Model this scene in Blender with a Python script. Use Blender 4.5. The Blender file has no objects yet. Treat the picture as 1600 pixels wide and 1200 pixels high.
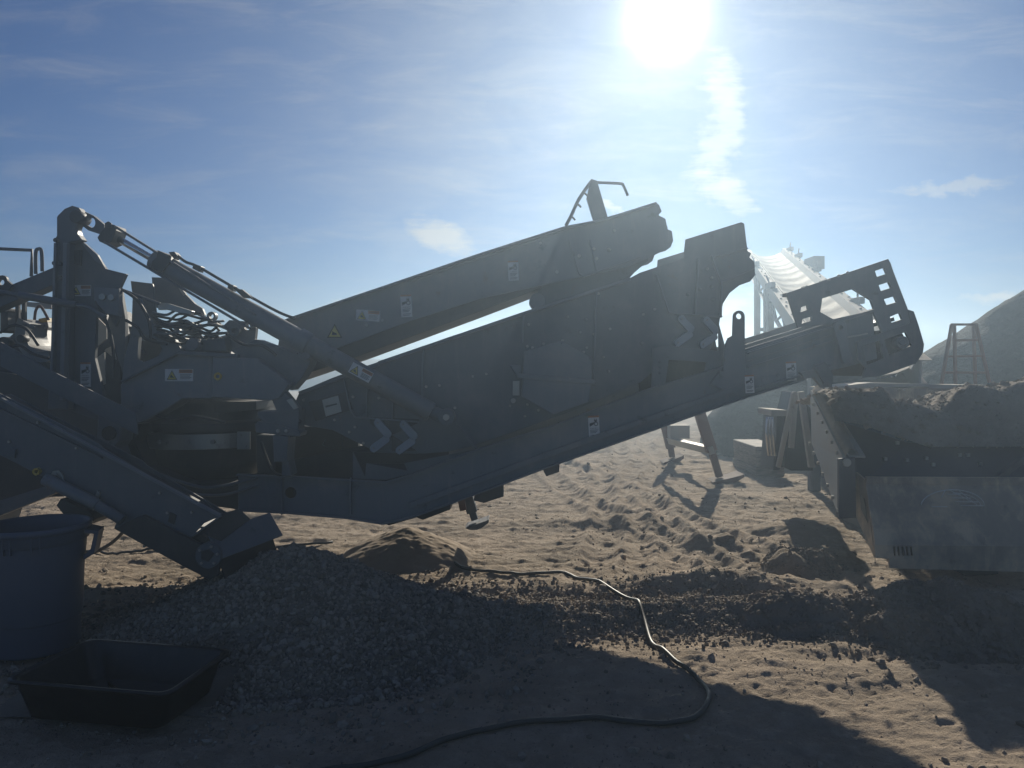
import bpy, math, random
import numpy as np
from mathutils import Vector, Matrix
from mathutils.geometry import tessellate_polygon
R = math.radians
random.seed(7); rng = np.random.default_rng(7)
sc = bpy.context.scene
COL = sc.collection

# ------------------------------------------------------------------ camera
H, F, YH = 1.80, 1180.0, 575.0          # eye height, focal length and horizon row in 1600x1200 pixels
cam = bpy.data.cameras.new('camera'); camo = bpy.data.objects.new('camera', cam); COL.objects.link(camo)
camo.location = (0, 0, H); camo.rotation_euler = (R(90), 0, 0)
cam.sensor_width = 36; cam.lens = F / 1600 * 36; cam.shift_y = -(600 - YH) / 1600
cam.clip_start = .05; cam.clip_end = 3000
sc.camera = camo
# ------------------------------------------------------------------ light
SUN_PX, SUN_PY = 1040, 28
sd = Vector(((SUN_PX - 800) / F, 1, (YH - SUN_PY) / F)).normalized()
sun_el = math.asin(sd.z); sun_az = math.atan2(sd.x, sd.y)
sl = bpy.data.lights.new('sun', 'SUN'); sl.energy = 5.0; sl.angle = R(.5); sl.color = (1, .92, .78)
so = bpy.data.objects.new('sun', sl); COL.objects.link(so)
so.rotation_euler = sd.to_track_quat('Z', 'Y').to_euler(); so.location = (5, 20, 12)
sc.view_settings.view_transform = 'Standard'; sc.view_settings.look = 'None'
sc.view_settings.exposure = 0.15; sc.view_settings.gamma = 1
SKY_STRENGTH = .05

class NB:
    """tiny node builder"""
    def __init__(s, nt): s.nt = nt; s.N = nt.nodes; s.L = nt.links
    def n(s, t, **k):
        nd = s.N.new(t)
        for a, v in k.items():
            if a in ('inp',):
                for i, x in v.items():
                    if hasattr(x, 'is_linked') or isinstance(x, bpy.types.NodeSocket): s.L.new(x, nd.inputs[i])
                    else: nd.inputs[i].default_value = x
            else: setattr(nd, a, v)
        return nd
    def m(s, op, a, b=0.0, c=0.0, clamp=False):
        nd = s.N.new('ShaderNodeMath'); nd.operation = op; nd.use_clamp = clamp
        for i, x in enumerate((a, b, c)):
            if isinstance(x, bpy.types.NodeSocket): s.L.new(x, nd.inputs[i])
            else: nd.inputs[i].default_value = x
        return nd.outputs[0]
    def vm(s, op, a, b=None):
        nd = s.N.new('ShaderNodeVectorMath'); nd.operation = op
        for i, x in enumerate((a, b)):
            if x is None: continue
            if isinstance(x, bpy.types.NodeSocket): s.L.new(x, nd.inputs[i])
            else: nd.inputs[i].default_value = x
        return nd
    def noise(s, vec, scale, detail=4, rough=.5, dist=0):
        nd = s.n('ShaderNodeTexNoise', inp={'Scale': scale, 'Detail': detail, 'Roughness': rough, 'Distortion': dist})
        if vec is not None: s.L.new(vec, nd.inputs['Vector'])
        return nd.outputs['Fac']
    def ramp(s, f, stops):
        nd = s.N.new('ShaderNodeValToRGB'); e = nd.color_ramp.elements
        while len(e) < len(stops): e.new(.5)
        for el, (p, c) in zip(e, stops): el.position = p; el.color = (*c, 1) if len(c) == 3 else c
        s.L.new(f, nd.inputs[0]); return nd.outputs[0]
    def mix(s, f, a, b, blend='MIX'):
        nd = s.N.new('ShaderNodeMix'); nd.data_type = 'RGBA'; nd.blend_type = blend
        for i, x in ((0, f), (6, a), (7, b)):
            if isinstance(x, bpy.types.NodeSocket): s.L.new(x, nd.inputs[i])
            else: nd.inputs[i].default_value = (*x, 1) if isinstance(x, tuple) and len(x) == 3 else x
        return nd.outputs[2]

def ss(nb, x, a, b):                     # smoothstep a..b
    nd = nb.N.new('ShaderNodeMapRange'); nd.interpolation_type = 'SMOOTHSTEP'
    if isinstance(x, bpy.types.NodeSocket): nb.L.new(x, nd.inputs[0])
    nd.inputs[1].default_value = a; nd.inputs[2].default_value = b
    return nd.outputs[0]

w = bpy.data.worlds.new('World'); sc.world = w; w.use_nodes = True
nb = NB(w.node_tree); nb.N.clear()
sky = nb.n('ShaderNodeTexSky'); sky.sky_type = 'NISHITA'; sky.sun_disc = False
sky.sun_elevation = sun_el; sky.sun_rotation = sun_az; sky.altitude = 600
sky.air_density = 1.15; sky.dust_density = .05; sky.ozone_density = 3.0
tc = nb.n('ShaderNodeTexCoord').outputs['Generated']
dirn = nb.vm('NORMALIZE', tc).outputs[0]
sep = nb.n('ShaderNodeSeparateXYZ', inp={0: dirn})
yy = nb.m('MAXIMUM', sep.outputs[1], .05)
u = nb.m('DIVIDE', sep.outputs[0], yy); v = nb.m('DIVIDE', sep.outputs[2], yy)
cosa = nb.vm('DOT_PRODUCT', dirn, tuple(sd)).outputs['Value']
ang = nb.m('ARCCOSINE', nb.m('MINIMUM', cosa, .999999))          # angle from the sun, radians
def gauss(x, s_): return nb.m('EXPONENT', nb.m('MULTIPLY', nb.m('MULTIPLY', x, x), -1 / (s_ * s_)))
glow = nb.m('ADD', nb.m('MULTIPLY', gauss(ang, .031), 45), nb.m('MULTIPLY', nb.m('EXPONENT', nb.m('MULTIPLY', ang, -20)), 14))
# clouds (thin cirrus, laid out on the sky by direction)
def cv(sx, sy, ox=0, oy=0, rot=0):
    c = nb.n('ShaderNodeCombineXYZ', inp={0: u, 1: v})
    mp = nb.n('ShaderNodeMapping', inp={'Vector': c.outputs[0], 'Scale': (sx, sy, 1), 'Location': (ox, oy, 0), 'Rotation': (0, 0, rot)})
    return mp.outputs[0]
wn = nb.m('SUBTRACT', nb.noise(cv(9, 13, 2, 2, 0), 1.0, 6, .6, 0), .5); wn2 = nb.m('SUBTRACT', nb.noise(cv(11, 16, 7, 4, 0), 1.0, 6, .6, 0), .5)
ud = nb.m('ADD', u, nb.m('MULTIPLY', wn, .11)); vd = nb.m('ADD', v, nb.m('MULTIPLY', wn2, .06))
def blob(px, py, rx, ry, rot=0.0, soft=1.0):
    cx, cy = (px - 800) / F, (YH - py) / F
    du = nb.m('SUBTRACT', ud, cx); dv = nb.m('SUBTRACT', vd, cy)
    ca, sa = math.cos(rot), math.sin(rot)
    a = nb.m('ADD', nb.m('MULTIPLY', du, ca), nb.m('MULTIPLY', dv, sa))
    b = nb.m('SUBTRACT', nb.m('MULTIPLY', dv, ca), nb.m('MULTIPLY', du, sa))
    a = nb.m('MULTIPLY', a, F / rx); b = nb.m('MULTIPLY', b, F / ry)
    q = nb.m('ADD', nb.m('MULTIPLY', a, a), nb.m('MULTIPLY', b, b))
    return nb.m('EXPONENT', nb.m('MULTIPLY', q, -1.0))
n1 = nb.noise(cv(3, 14, 3, 1, R(-12)), 1.6, 8, .62, .5)
n2 = nb.noise(cv(4, 12, 1, 5, R(8)), 1.2, 6, .52, .6)
n3 = nb.m('ADD', nb.m('MULTIPLY', nb.noise(cv(13, 22, 0, 0, R(-8)), 1.0, 9, .62, .6), .5), nb.m('MULTIPLY', nb.noise(cv(10, 70, 0, 0, R(-14)), 1.3, 8, .6, .3), .5))
broad = nb.m('MULTIPLY', ss(nb, n1, .42, .85), .30)
wide = nb.m('MULTIPLY', nb.m('MULTIPLY', blob(800, 200, 300, 190), ss(nb, n2, .15, .85)), .46)
low = nb.m('MULTIPLY', nb.m('MULTIPLY', blob(800, 545, 1500, 70), ss(nb, n2, .35, .75)), .35)
def wisp(px, py, rx, ry, rot, amt, lo=.36, hi=.70):
    m_ = blob(px, py, rx, ry, rot)
    return nb.m('MULTIPLY', ss(nb, nb.m('MULTIPLY', nb.m('ADD', nb.m('MULTIPLY', m_, 1.1), 0), nb.m('ADD', n3, .12)), lo, hi), amt)
wisps = nb.m('ADD', wisp(1126, 185, 62, 175, R(4), .66, .40, .66), wisp(1128, 300, 90, 46, R(-34), .62, .40, .66))
wisps = nb.m('ADD', wisps, wisp(692, 368, 105, 36, R(-32), .8, .38, .72))
wisps = nb.m('ADD', wisps, wisp(560, 470, 150, 26, R(14), .5))
wisps = nb.m('ADD', wisps, wisp(960, 325, 60, 14, R(-20), .7))
wisps = nb.m('ADD', wisps, wisp(1560, 462, 130, 18, R(6), .8))
wisps = nb.m('ADD', wisps, wisp(1490, 290, 150, 16, R(5), .5))
wisps = nb.m('ADD', wisps, wisp(1130, 480, 90, 34, R(20), .8))
cl = nb.m('ADD', nb.m('ADD', broad, wide), nb.m('ADD', low, wisps))
cl = nb.m('MINIMUM', cl, 1.0)
up = ss(nb, sep.outputs[2], -.01, .05)
cl = nb.m('MULTIPLY', cl, up)
# cloud radiance, brighter near the sun
cb = nb.m('ADD', 8.0, nb.m('MULTIPLY', nb.m('EXPONENT', nb.m('MULTIPLY', ang, -5)), 3))
cc = nb.n('ShaderNodeCombineColor', inp={0: nb.m('MULTIPLY', cb, 1.0), 1: nb.m('MULTIPLY', cb, .97), 2: nb.m('MULTIPLY', cb, .92)})
gl = nb.n('ShaderNodeCombineColor', inp={0: glow, 1: nb.m('MULTIPLY', glow, .98), 2: nb.m('MULTIPLY', glow, .95)})
skyc = nb.mix(1.0, sky.outputs[0], (.37, .54, .84), 'MULTIPLY')
base = nb.mix(nb.m('MULTIPLY', cl, .85), skyc, cc.outputs[0])
tot = nb.mix(1.0, base, gl.outputs[0], 'ADD')
bg = nb.n('ShaderNodeBackground', inp={0: tot, 1: SKY_STRENGTH})
wo = nb.n('ShaderNodeOutputWorld', inp={0: bg.outputs[0]})

# ------------------------------------------------------------------ helpers
def W(px, py, Y): return Vector(((px - 800) / F * Y, Y, H - (py - YH) / F * Y))
def G(px, py, z=0.0):
    Y = (H - z) * F / (py - YH); return Vector(((px - 800) / F * Y, Y, z))
ORG = {}
def meta(o, label=None, cat=None, group=None, kind=None):
    if label: o['label'] = label
    if cat: o['category'] = cat
    if group: o['group'] = group
    if kind: o['kind'] = kind
    return o
def thing(name, loc, label, cat, group=None, kind=None):
    o = bpy.data.objects.new(name, None); COL.objects.link(o); o.location = loc; o.empty_display_size = .2
    ORG[o.name] = Vector(loc); return meta(o, label, cat, group, kind)
def link(name, me, parent=None, label=None):
    """me is in world coordinates; origin goes to its centre"""
    n = len(me.vertices); a = np.empty(n * 3, 'f'); me.vertices.foreach_get('co', a); a = a.reshape(-1, 3)
    c = (a.min(0) + a.max(0)) / 2
    if parent is None: c[2] = a[:, 2].min()
    a -= c; me.vertices.foreach_set('co', a.ravel()); me.update()
    o = bpy.data.objects.new(name, me); COL.objects.link(o)
    c = Vector([float(x) for x in c])
    ORG[o.name] = c
    if parent is not None: o.parent = parent; o.location = c - ORG[parent.name]
    else: o.location = c
    if label: o['label'] = label
    return o

class MB:
    def __init__(s): s.v = []; s.f = []; s.mi = []; s.mats = []; s.cur = 0; s.sm = []
    def mat(s, m):
        if m not in s.mats: s.mats.append(m)
        s.cur = s.mats.index(m); return s
    def add(s, vs, fs, smooth=False):
        b = len(s.v); s.v += [tuple(x) for x in vs]
        for f in fs: s.f.append(tuple(b + i for i in f)); s.mi.append(s.cur); s.sm.append(smooth)
        return s
    def prism(s, loops, off):
        """planar 3-D loops (outer, holes...) pushed along vector off"""
        loops = [[Vector(p) for p in L] for L in loops]; off = Vector(off)
        flat = [p for L in loops for p in L]; n = len(flat)
        tri = tessellate_polygon(loops)
        vs = flat + [p + off for p in flat]; fs = []
        for t in tri:
            a, b, c = (flat[i] for i in t)
            if (b - a).cross(c - a).dot(off) > 0: t = t[::-1]
            fs.append(tuple(t)); fs.append(tuple(n + i for i in reversed(t)))
        k = 0
        for L in loops:
            m_ = len(L)
            for i in range(m_): j = (i + 1) % m_; fs.append((k + i, k + j, n + k + j, n + k + i))
            k += m_
        return s.add(vs, fs)
    def ext(s, pts, Y, th=.012, holes=(), at=None):
        """outline traced at depth `at` (default Y), built at depth Y, thickness th along Y"""
        a = Y if at is None else at
        L = [[Vector((W(x, y, a).x, Y, W(x, y, a).z)) for x, y in lp] for lp in [pts] + list(holes)]
        return s.prism(L, (0, th, 0))
    def box(s, c, d, rot=None):
        c = Vector(c); hx, hy, hz = [q / 2 for q in d]
        vs = [Vector((x * hx, y * hy, z * hz)) for x in (-1, 1) for y in (-1, 1) for z in (-1, 1)]
        if rot is not None: vs = [rot @ q for q in vs]
        return s.add([c + q for q in vs], [(0, 1, 3, 2), (4, 6, 7, 5), (0, 4, 5, 1), (2, 3, 7, 6), (0, 2, 6, 4), (1, 5, 7, 3)])
    def bar(s, a, b, w_, d_, up=(0, 1, 0)):
        """rectangular bar from a to b; w_ across (perp to up and axis), d_ along up"""
        a, b = Vector(a), Vector(b); ax = (b - a); L = ax.length; ax.normalize(); upv = Vector(up)
        si = ax.cross(upv)
        if si.length < 1e-4: si = ax.cross(Vector((0, 0, 1)))
        si.normalize(); uu = si.cross(ax).normalized()
        vs = []
        for p in (a, b):
            for x, y in ((-1, -1), (1, -1), (1, 1), (-1, 1)): vs.append(p + si * x * w_ / 2 + uu * y * d_ / 2)
        return s.add(vs, [(0, 1, 2, 3), (7, 6, 5, 4), (0, 4, 5, 1), (1, 5, 6, 2), (2, 6, 7, 3), (3, 7, 4, 0)])
    def tube(s, pts, r, n=10, cap=True, smooth=True):
        pts = [Vector(p) for p in pts]; rs = r if isinstance(r, (list, tuple)) else [r] * len(pts)
        vs = []; ref = None; m_ = len(pts)
        for i, p in enumerate(pts):
            t = (pts[min(i + 1, m_ - 1)] - pts[max(i - 1, 0)]).normalized()
            if ref is None:
                ref = Vector((0, 0, 1)) if abs(t.z) < .9 else Vector((0, 1, 0))
            e1 = (ref - t * ref.dot(t)).normalized(); ref = e1; e2 = t.cross(e1)
            for k in range(n):
                a = 2 * math.pi * k / n; vs.append(p + (e1 * math.cos(a) + e2 * math.sin(a)) * rs[i])
        fs = [(i * n + k, i * n + (k + 1) % n, (i + 1) * n + (k + 1) % n, (i + 1) * n + k) for i in range(m_ - 1) for k in range(n)]
        s.add(vs, fs, smooth)
        if cap:
            b = len(s.v) - len(vs)
            s.f.append(tuple(b + k for k in reversed(range(n)))); s.mi.append(s.cur); s.sm.append(False)
            s.f.append(tuple(b + (m_ - 1) * n + k for k in range(n))); s.mi.append(s.cur); s.sm.append(False)
        return s
    def cyl(s, px, py, Y0, Y1, r, n=20, at=None):
        p = W(px, py, Y0 if at is None else at)
        return s.tube([(p.x, Y0, p.z), (p.x, Y1, p.z)], r, n)
    def bolt(s, px, py, Y, r=.014, h=.012, at=None): return s.cyl(px, py, Y - h, Y + .002, r, 6, at if at else Y)
    def lathe(s, c, prof, n=40, smooth=True, close=False):
        c = Vector(c); vs = []; m_ = len(prof)
        for r, z in prof:
            for k in range(n): a = 2 * math.pi * k / n; vs.append(c + Vector((r * math.cos(a), r * math.sin(a), z)))
        fs = [(i * n + k, i * n + (k + 1) % n, (i + 1) * n + (k + 1) % n, (i + 1) * n + k) for i in range(m_ - 1) for k in range(n)]
        return s.add(vs, fs, smooth)
    def build(s, name, parent=None, label=None, bevel=0, nobev=False):
        me = bpy.data.meshes.new(name); me.from_pydata(s.v, [], s.f)
        for m_ in s.mats: me.materials.append(m_)
        me.polygons.foreach_set('material_index', s.mi); me.polygons.foreach_set('use_smooth', s.sm); me.update()
        o = link(name, me, parent, label)
        if bevel == 0 and parent is not None and nobev is False: bevel = .0025
        if bevel:
            b = o.modifiers.new('bevel', 'BEVEL'); b.width = bevel; b.segments = 1; b.limit_method = 'ANGLE'; b.angle_limit = R(40)
        return o
def smooth_pts(pts, n=8):
    pts = [Vector(p) for p in pts]; out = []
    for i in range(len(pts) - 1):
        p0 = pts[max(i - 1, 0)]; p1 = pts[i]; p2 = pts[i + 1]; p3 = pts[min(i + 2, len(pts) - 1)]
        for k in range(n):
            t = k / n
            out.append(.5 * ((2 * p1) + (p2 - p0) * t + (2 * p0 - 5 * p1 + 4 * p2 - p3) * t * t + (3 * p1 - p0 - 3 * p2 + p3) * t ** 3))
    out.append(pts[-1]); return out
def arc(cx, cy, rx, ry, a0, a1, n=10):
    return [(cx + rx * math.cos(R(a0 + (a1 - a0) * i / n)), cy - ry * math.sin(R(a0 + (a1 - a0) * i / n))) for i in range(n + 1)]
def circ(cx, cy, r, n=18): return arc(cx, cy, r, r, 0, 360, n)[:-1]
def rrect(x0, y0, x1, y1, r, n=3):
    return arc(x1 - r, y0 + r, r, r, 0, 90, n) + arc(x0 + r, y0 + r, r, r, 90, 180, n) + arc(x0 + r, y1 - r, r, r, 180, 270, n) + arc(x1 - r, y1 - r, r, r, 270, 360, n)

# ------------------------------------------------------------------ materials
def material(name, rough=.6, metal=0.0, spec=.5):
    m = bpy.data.materials.new(name); m.use_nodes = True; n_ = NB(m.node_tree)
    b = n_.N['Principled BSDF']; b.inputs['Roughness'].default_value = rough; b.inputs['Metallic'].default_value = metal
    b.inputs['Specular IOR Level'].default_value = spec
    return m, n_, b
def bump(n_, b, h, strength, dist=.01):
    bp = n_.n('ShaderNodeBump', inp={'Strength': strength, 'Distance': dist, 'Height': h})
    n_.L.new(bp.outputs[0], b.inputs['Normal'])
def painted(name, col, dust=(.26, .23, .19), amt=.62, rough=.5, metal=0.0, scale=1.0):
    m, n_, b = material(name, rough, metal)
    p = n_.n('ShaderNodeNewGeometry'); pos = p.outputs['Position']
    a = n_.noise(pos, 2.2 * scale, 8, .62); c = n_.noise(pos, 26 * scale, 5, .6); d = n_.noise(pos, 120, 3, .6)
    st = n_.n('ShaderNodeMapping', inp={'Vector': pos, 'Scale': (7, 7, .8), 'Rotation': (0, .12, 0)}); e = n_.noise(st.outputs[0], 1.4, 8, .7, .8)
    nz = n_.n('ShaderNodeSeparateXYZ', inp={0: p.outputs['Normal']}).outputs[2]
    f = n_.m('ADD', n_.m('MULTIPLY', ss(n_, a, .42, .75), amt), n_.m('MULTIPLY', ss(n_, e, .50, .78), amt * .6))
    f = n_.m('ADD', f, n_.m('MULTIPLY', ss(n_, nz, .3, .95), .55))
    f = n_.m('MULTIPLY', f, n_.m('ADD', .55, n_.m('MULTIPLY', c, .9)), clamp=True)
    spk = ss(n_, d, .66, .74)
    c2 = n_.mix(f, (*col, 1), (*dust, 1))
    c2 = n_.mix(n_.m('MULTIPLY', spk, .35), c2, (dust[0] * 1.3, dust[1] * 1.3, dust[2] * 1.3, 1))
    dk = ss(n_, n_.noise(pos, 5.5, 6, .7), .60, .72)
    c2 = n_.mix(n_.m('MULTIPLY', dk, .6), c2, tuple(x * .45 for x in col) + (1,))
    ru = n_.m('MULTIPLY', ss(n_, n_.noise(pos, 3.1, 9, .72), .62, .70), .45)
    c2 = n_.mix(ru, c2, (.12, .062, .036, 1))
    n_.L.new(c2, b.inputs['Base Color'])
    n_.L.new(n_.m('ADD', rough, n_.m('MULTIPLY', f, .35)), b.inputs['Roughness'])
    bump(n_, b, n_.m('ADD', n_.m('MULTIPLY', a, .6), n_.m('MULTIPLY', c, .25)), .25, .01)
    return m
PAINT = painted('slate_paint', (.075, .094, .114), dust=(.19, .18, .175))
PAINT2 = painted('grey_paint', (.122, .144, .166), dust=(.24, .23, .215))
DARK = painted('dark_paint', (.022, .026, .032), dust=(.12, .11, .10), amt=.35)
STRAP = painted('brushed_steel', (.30, .30, .29), amt=.25, rough=.35, metal=.6)
CHROME, _n, _b = material('chrome_rod', .15, 1.0); _b.inputs['Base Color'].default_value = (.55, .56, .58, 1)
RUST = painted('rusty_red_paint', (.13, .048, .038), amt=.4, rough=.7)
GALV = painted('dusty_light_paint', (.30, .30, .285), dust=(.40, .34, .26), amt=.5, rough=.6)
GALV2 = painted('hopper_paint', (.20, .175, .15), dust=(.50, .40, .28), amt=1.5, rough=.7)
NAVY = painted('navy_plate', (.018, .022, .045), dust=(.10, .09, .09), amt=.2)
PINK = painted('faded_primer', (.26, .15, .11), dust=(.42, .34, .28), amt=.5, rough=.7)
YEL = painted('yellow_paint', (.50, .33, .04), amt=.2)
def flat(name, col, rough=.6, metal=0):
    m, n_, b = material(name, rough, metal)
    pos = n_.n('ShaderNodeNewGeometry').outputs['Position']; a = n_.noise(pos, 60, 4)
    n_.L.new(n_.mix(n_.m('MULTIPLY', a, .5), (*col, 1), tuple(x * .55 + .04 for x in col) + (1,)), b.inputs['Base Color'])
    return m
WHITE = flat('label_white', (.66, .65, .62)); ORANGE = flat('label_orange', (.42, .19, .09)); YELL = flat('label_yellow', (.60, .50, .10))
INK = flat('label_ink', (.02, .02, .02)); RUBBER = flat('black_rubber', (.018, .018, .020), .55)
PAD = flat('rubber_mount_grey', (.27, .31, .35), .6)
def plastic(name, col, rough):
    m, n_, b = material(name, rough)
    pos = n_.n('ShaderNodeNewGeometry').outputs['Position']; a = n_.noise(pos, 9, 7, .65); c = n_.noise(pos, 90, 3)
    f = n_.m('MULTIPLY', ss(n_, a, .45, .8), .5)
    n_.L.new(n_.mix(f, (*col, 1), tuple(x * .6 + .035 for x in col) + (1,)), b.inputs['Base Color']); bump(n_, b, c, .15, .004)
    return m
BINP = plastic('bin_plastic', (.065, .085, .125), .5); TRAY = plastic('tray_plastic', (.005, .005, .006), .35)
HOSE = plastic('hose_rubber', (.060, .058, .045), .5)
def woodm():
    m, n_, b = material('weathered_wood', .8)
    pos = n_.n('ShaderNodeNewGeometry').outputs['Position']
    mp = n_.n('ShaderNodeMapping', inp={'Vector': pos, 'Scale': (3, 3, 40)}); a = n_.noise(mp.outputs[0], 1.5, 6, .6)
    n_.L.new(n_.ramp(a, [(.3, (.07, .055, .045)), (.7, (.24, .19, .15))]), b.inputs['Base Color']); bump(n_, b, a, .6, .01); return m
WOOD = woodm()
def earth(name, c0, c1, c2, fine=60, bs=.6, bd=.02, dark=(.06, .05, .042)):
    m, n_, b = material(name, .95, 0, .25)
    pos = n_.n('ShaderNodeNewGeometry').outputs['Position']
    a = n_.noise(pos, 1.1, 8, .68); f = n_.noise(pos, 7, 8, .7); g = n_.noise(pos, fine, 6, .7)
    col = n_.mix(ss(n_, a, .35, .65), (*c0, 1), (*c1, 1))
    col = n_.mix(n_.m('MULTIPLY', ss(n_, f, .45, .75), .7), col, (*c2, 1))
    col = n_.mix(n_.m('MULTIPLY', ss(n_, g, .58, .72), .55), col, (*dark, 1))
    n_.L.new(col, b.inputs['Base Color'])
    hh = n_.m('ADD', n_.m('MULTIPLY', f, 1.2), n_.m('MULTIPLY', g, .45))
    bump(n_, b, hh, bs, bd); return m
SAND = earth('dusty_ground', (.43, .335, .24), (.31, .245, .175), (.54, .43, .32), bd=.035, bs=1.0)
SANDP = earth('fine_sand', (.36, .28, .20), (.32, .25, .18), (.42, .33, .24), fine=160, bs=.4, bd=.008)
DIRT = earth('dry_dirt', (.27, .22, .17), (.21, .175, .14), (.32, .27, .21), fine=45, bs=.9, bd=.03)
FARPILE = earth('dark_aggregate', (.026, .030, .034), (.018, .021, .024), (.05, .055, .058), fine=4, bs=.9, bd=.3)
HILLM = earth('far_hill_soil', (.12, .11, .10), (.09, .085, .08), (.14, .125, .11), fine=1, bs=.4)
def stonem(name, lo, hi):
    m, n_, b = material(name, .85, 0, .3)
    g = n_.n('ShaderNodeNewGeometry'); rnd = g.outputs['Random Per Island']
    a = n_.noise(g.outputs['Position'], 90, 4, .6)
    c = n_.ramp(rnd, [(0, lo), (.5, tuple((x + y) / 2 for x, y in zip(lo, hi))), (1, hi)])
    n_.L.new(n_.mix(n_.m('MULTIPLY', a, .5), c, tuple(x * .5 for x in lo) + (1,)), b.inputs['Base Color']); bump(n_, b, a, .4, .004); return m
STONE = stonem('crushed_stone', (.155, .13, .10), (.44, .375, .29)); CLOD = stonem('dirt_clod', (.20, .16, .115), (.44, .36, .27))

# ------------------------------------------------------------------ noise in numpy
def vnoise(x, y, seed=0):
    xi = np.floor(x).astype(int); yi = np.floor(y).astype(int); xf = x - xi; yf = y - yi
    def h(a, b):
        n = (a * 374761393 + b * 668265263 + seed * 1442695041) & 0xffffffff
        n = ((n ^ (n >> 13)) * 1274126177) & 0xffffffff
        return ((n ^ (n >> 16)) & 0xffff) / 65535.0
    sx = xf * xf * (3 - 2 * xf); sy = yf * yf * (3 - 2 * yf)
    return (h(xi, yi) * (1 - sx) + h(xi + 1, yi) * sx) * (1 - sy) + (h(xi, yi + 1) * (1 - sx) + h(xi + 1, yi + 1) * sx) * sy
def fbm(x, y, oct=5, seed=0, gain=.5):
    t = 0; a = 1; s_ = 0
    for o in range(oct): t = t + a * (vnoise(x * 2 ** o, y * 2 ** o, seed + o) - .5); s_ += a; a *= gain
    return t / s_
def bumpf(x, y, cx, cy, rx, ry, h, rot=0, p=2.0):
    ca, sa = math.cos(rot), math.sin(rot); dx = x - cx; dy = y - cy
    a = (dx * ca + dy * sa) / rx; b = (dy * ca - dx * sa) / ry
    return h * np.exp(-(a * a + b * b) ** (p / 2))
def ground_h(x, y):
    near = np.clip((y - 2) / 4, 0, 1)
    z = .10 * fbm(x * .5, y * .5, 4, 3) + .085 * fbm(x * 1.3, y * 3.0, 5, 11, .6) * (.35 + near) + .06 * np.abs(fbm(x * 5, y * 9, 5, 21, .65)) * (.35 + near)
    z = z + .010 * fbm(x * 30, y * 30, 3, 31)
    bd = np.exp(-((y - 4.12 - .05 * x) / .10) ** 2) + np.exp(-((y - 4.62 - .05 * x) / .10) ** 2)
    z = z + bd * np.clip((x - 1.1) * 3, 0, 1) * (.007 * np.sin(x * 62 + 9 * (y - 4.1)) - .012)
    tr = np.maximum(0, np.sin((y + .15 * x) * 3.1 + 2 * fbm(x * .4, y * .4, 2, 5))) ** 2
    for c0, sl_ in ((.55, .17), (1.25, .17), (2.0, -.22), (2.75, -.22)):               # wheel ruts
        d = x - (c0 + sl_ * (y - 6) + .12 * np.sin(y * .9 + c0)); z = z + np.clip((y - 5.6) / 1.5, 0, 1) * (.045 * np.exp(-(np.abs(d) - .20) ** 2 / .004) - .03 * np.exp(-(d / .15) ** 2)) * (1 + .8 * fbm(x * 3, y * 3, 3, 55))
    z = z + .022 * tr * np.clip((y - 5) / 3, 0, 1)                                # wheel and grader ridges
    z = z + bumpf(x, y, 3.1, 8.3, .5, .3, .12) + bumpf(x, y, 2.1, 7.6, .5, .16, .07) + bumpf(x, y, 1.2, 8.6, .9, .18, .06) + bumpf(x, y, 1.0, 6.05, 1.5, .22, .10, 0) + bumpf(x, y, 1.9, 6.0, .7, .25, .12)     # windrows
    z = z + .10 * np.exp(-((y - (5.25 + .25 * np.sin((x + .9) / 3.75 * 3))) / .24) ** 2) * np.clip((x + 1) * 2, 0, 1) * np.clip((2.9 - x) * 2, 0, 1) * (1 + .6 * fbm(x * 2, y * 2, 3, 51))
    z = z + bumpf(x, y, 2.55, 6.75, .30, .24, .17, 0, 4)                          # clod mounds
    z = z + bumpf(x, y, 3.0, 7.1, .22, .18, .12, 0, 4)
    z = z - .03 * np.exp(-((y - 3.2) / .8) ** 2)
    return z
def grid_mesh(name, X, Y, Z, mat, smooth=True):
    ny, nx = X.shape
    co = np.stack([X, Y, Z], -1).reshape(-1, 3).astype('f')
    i = np.arange(nx - 1)[None, :] + np.arange(ny - 1)[:, None] * nx
    q = np.stack([i, i + 1, i + nx + 1, i + nx], -1).reshape(-1, 4).astype('i')
    return raw_mesh(name, co, q, mat, smooth)
def raw_mesh(name, co, faces, mat, smooth=False):
    me = bpy.data.meshes.new(name); k = faces.shape[1]; nf = len(faces)
    me.vertices.add(len(co)); me.vertices.foreach_set('co', np.ascontiguousarray(co, 'f').ravel())
    me.loops.add(nf * k); me.loops.foreach_set('vertex_index', np.ascontiguousarray(faces, 'i').ravel())
    me.polygons.add(nf); me.polygons.foreach_set('loop_start', np.arange(0, nf * k, k, dtype='i'))
    me.polygons.foreach_set('use_smooth', np.full(nf, smooth)); me.materials.append(mat); me.update(calc_edges=True); me.validate(); return me
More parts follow.
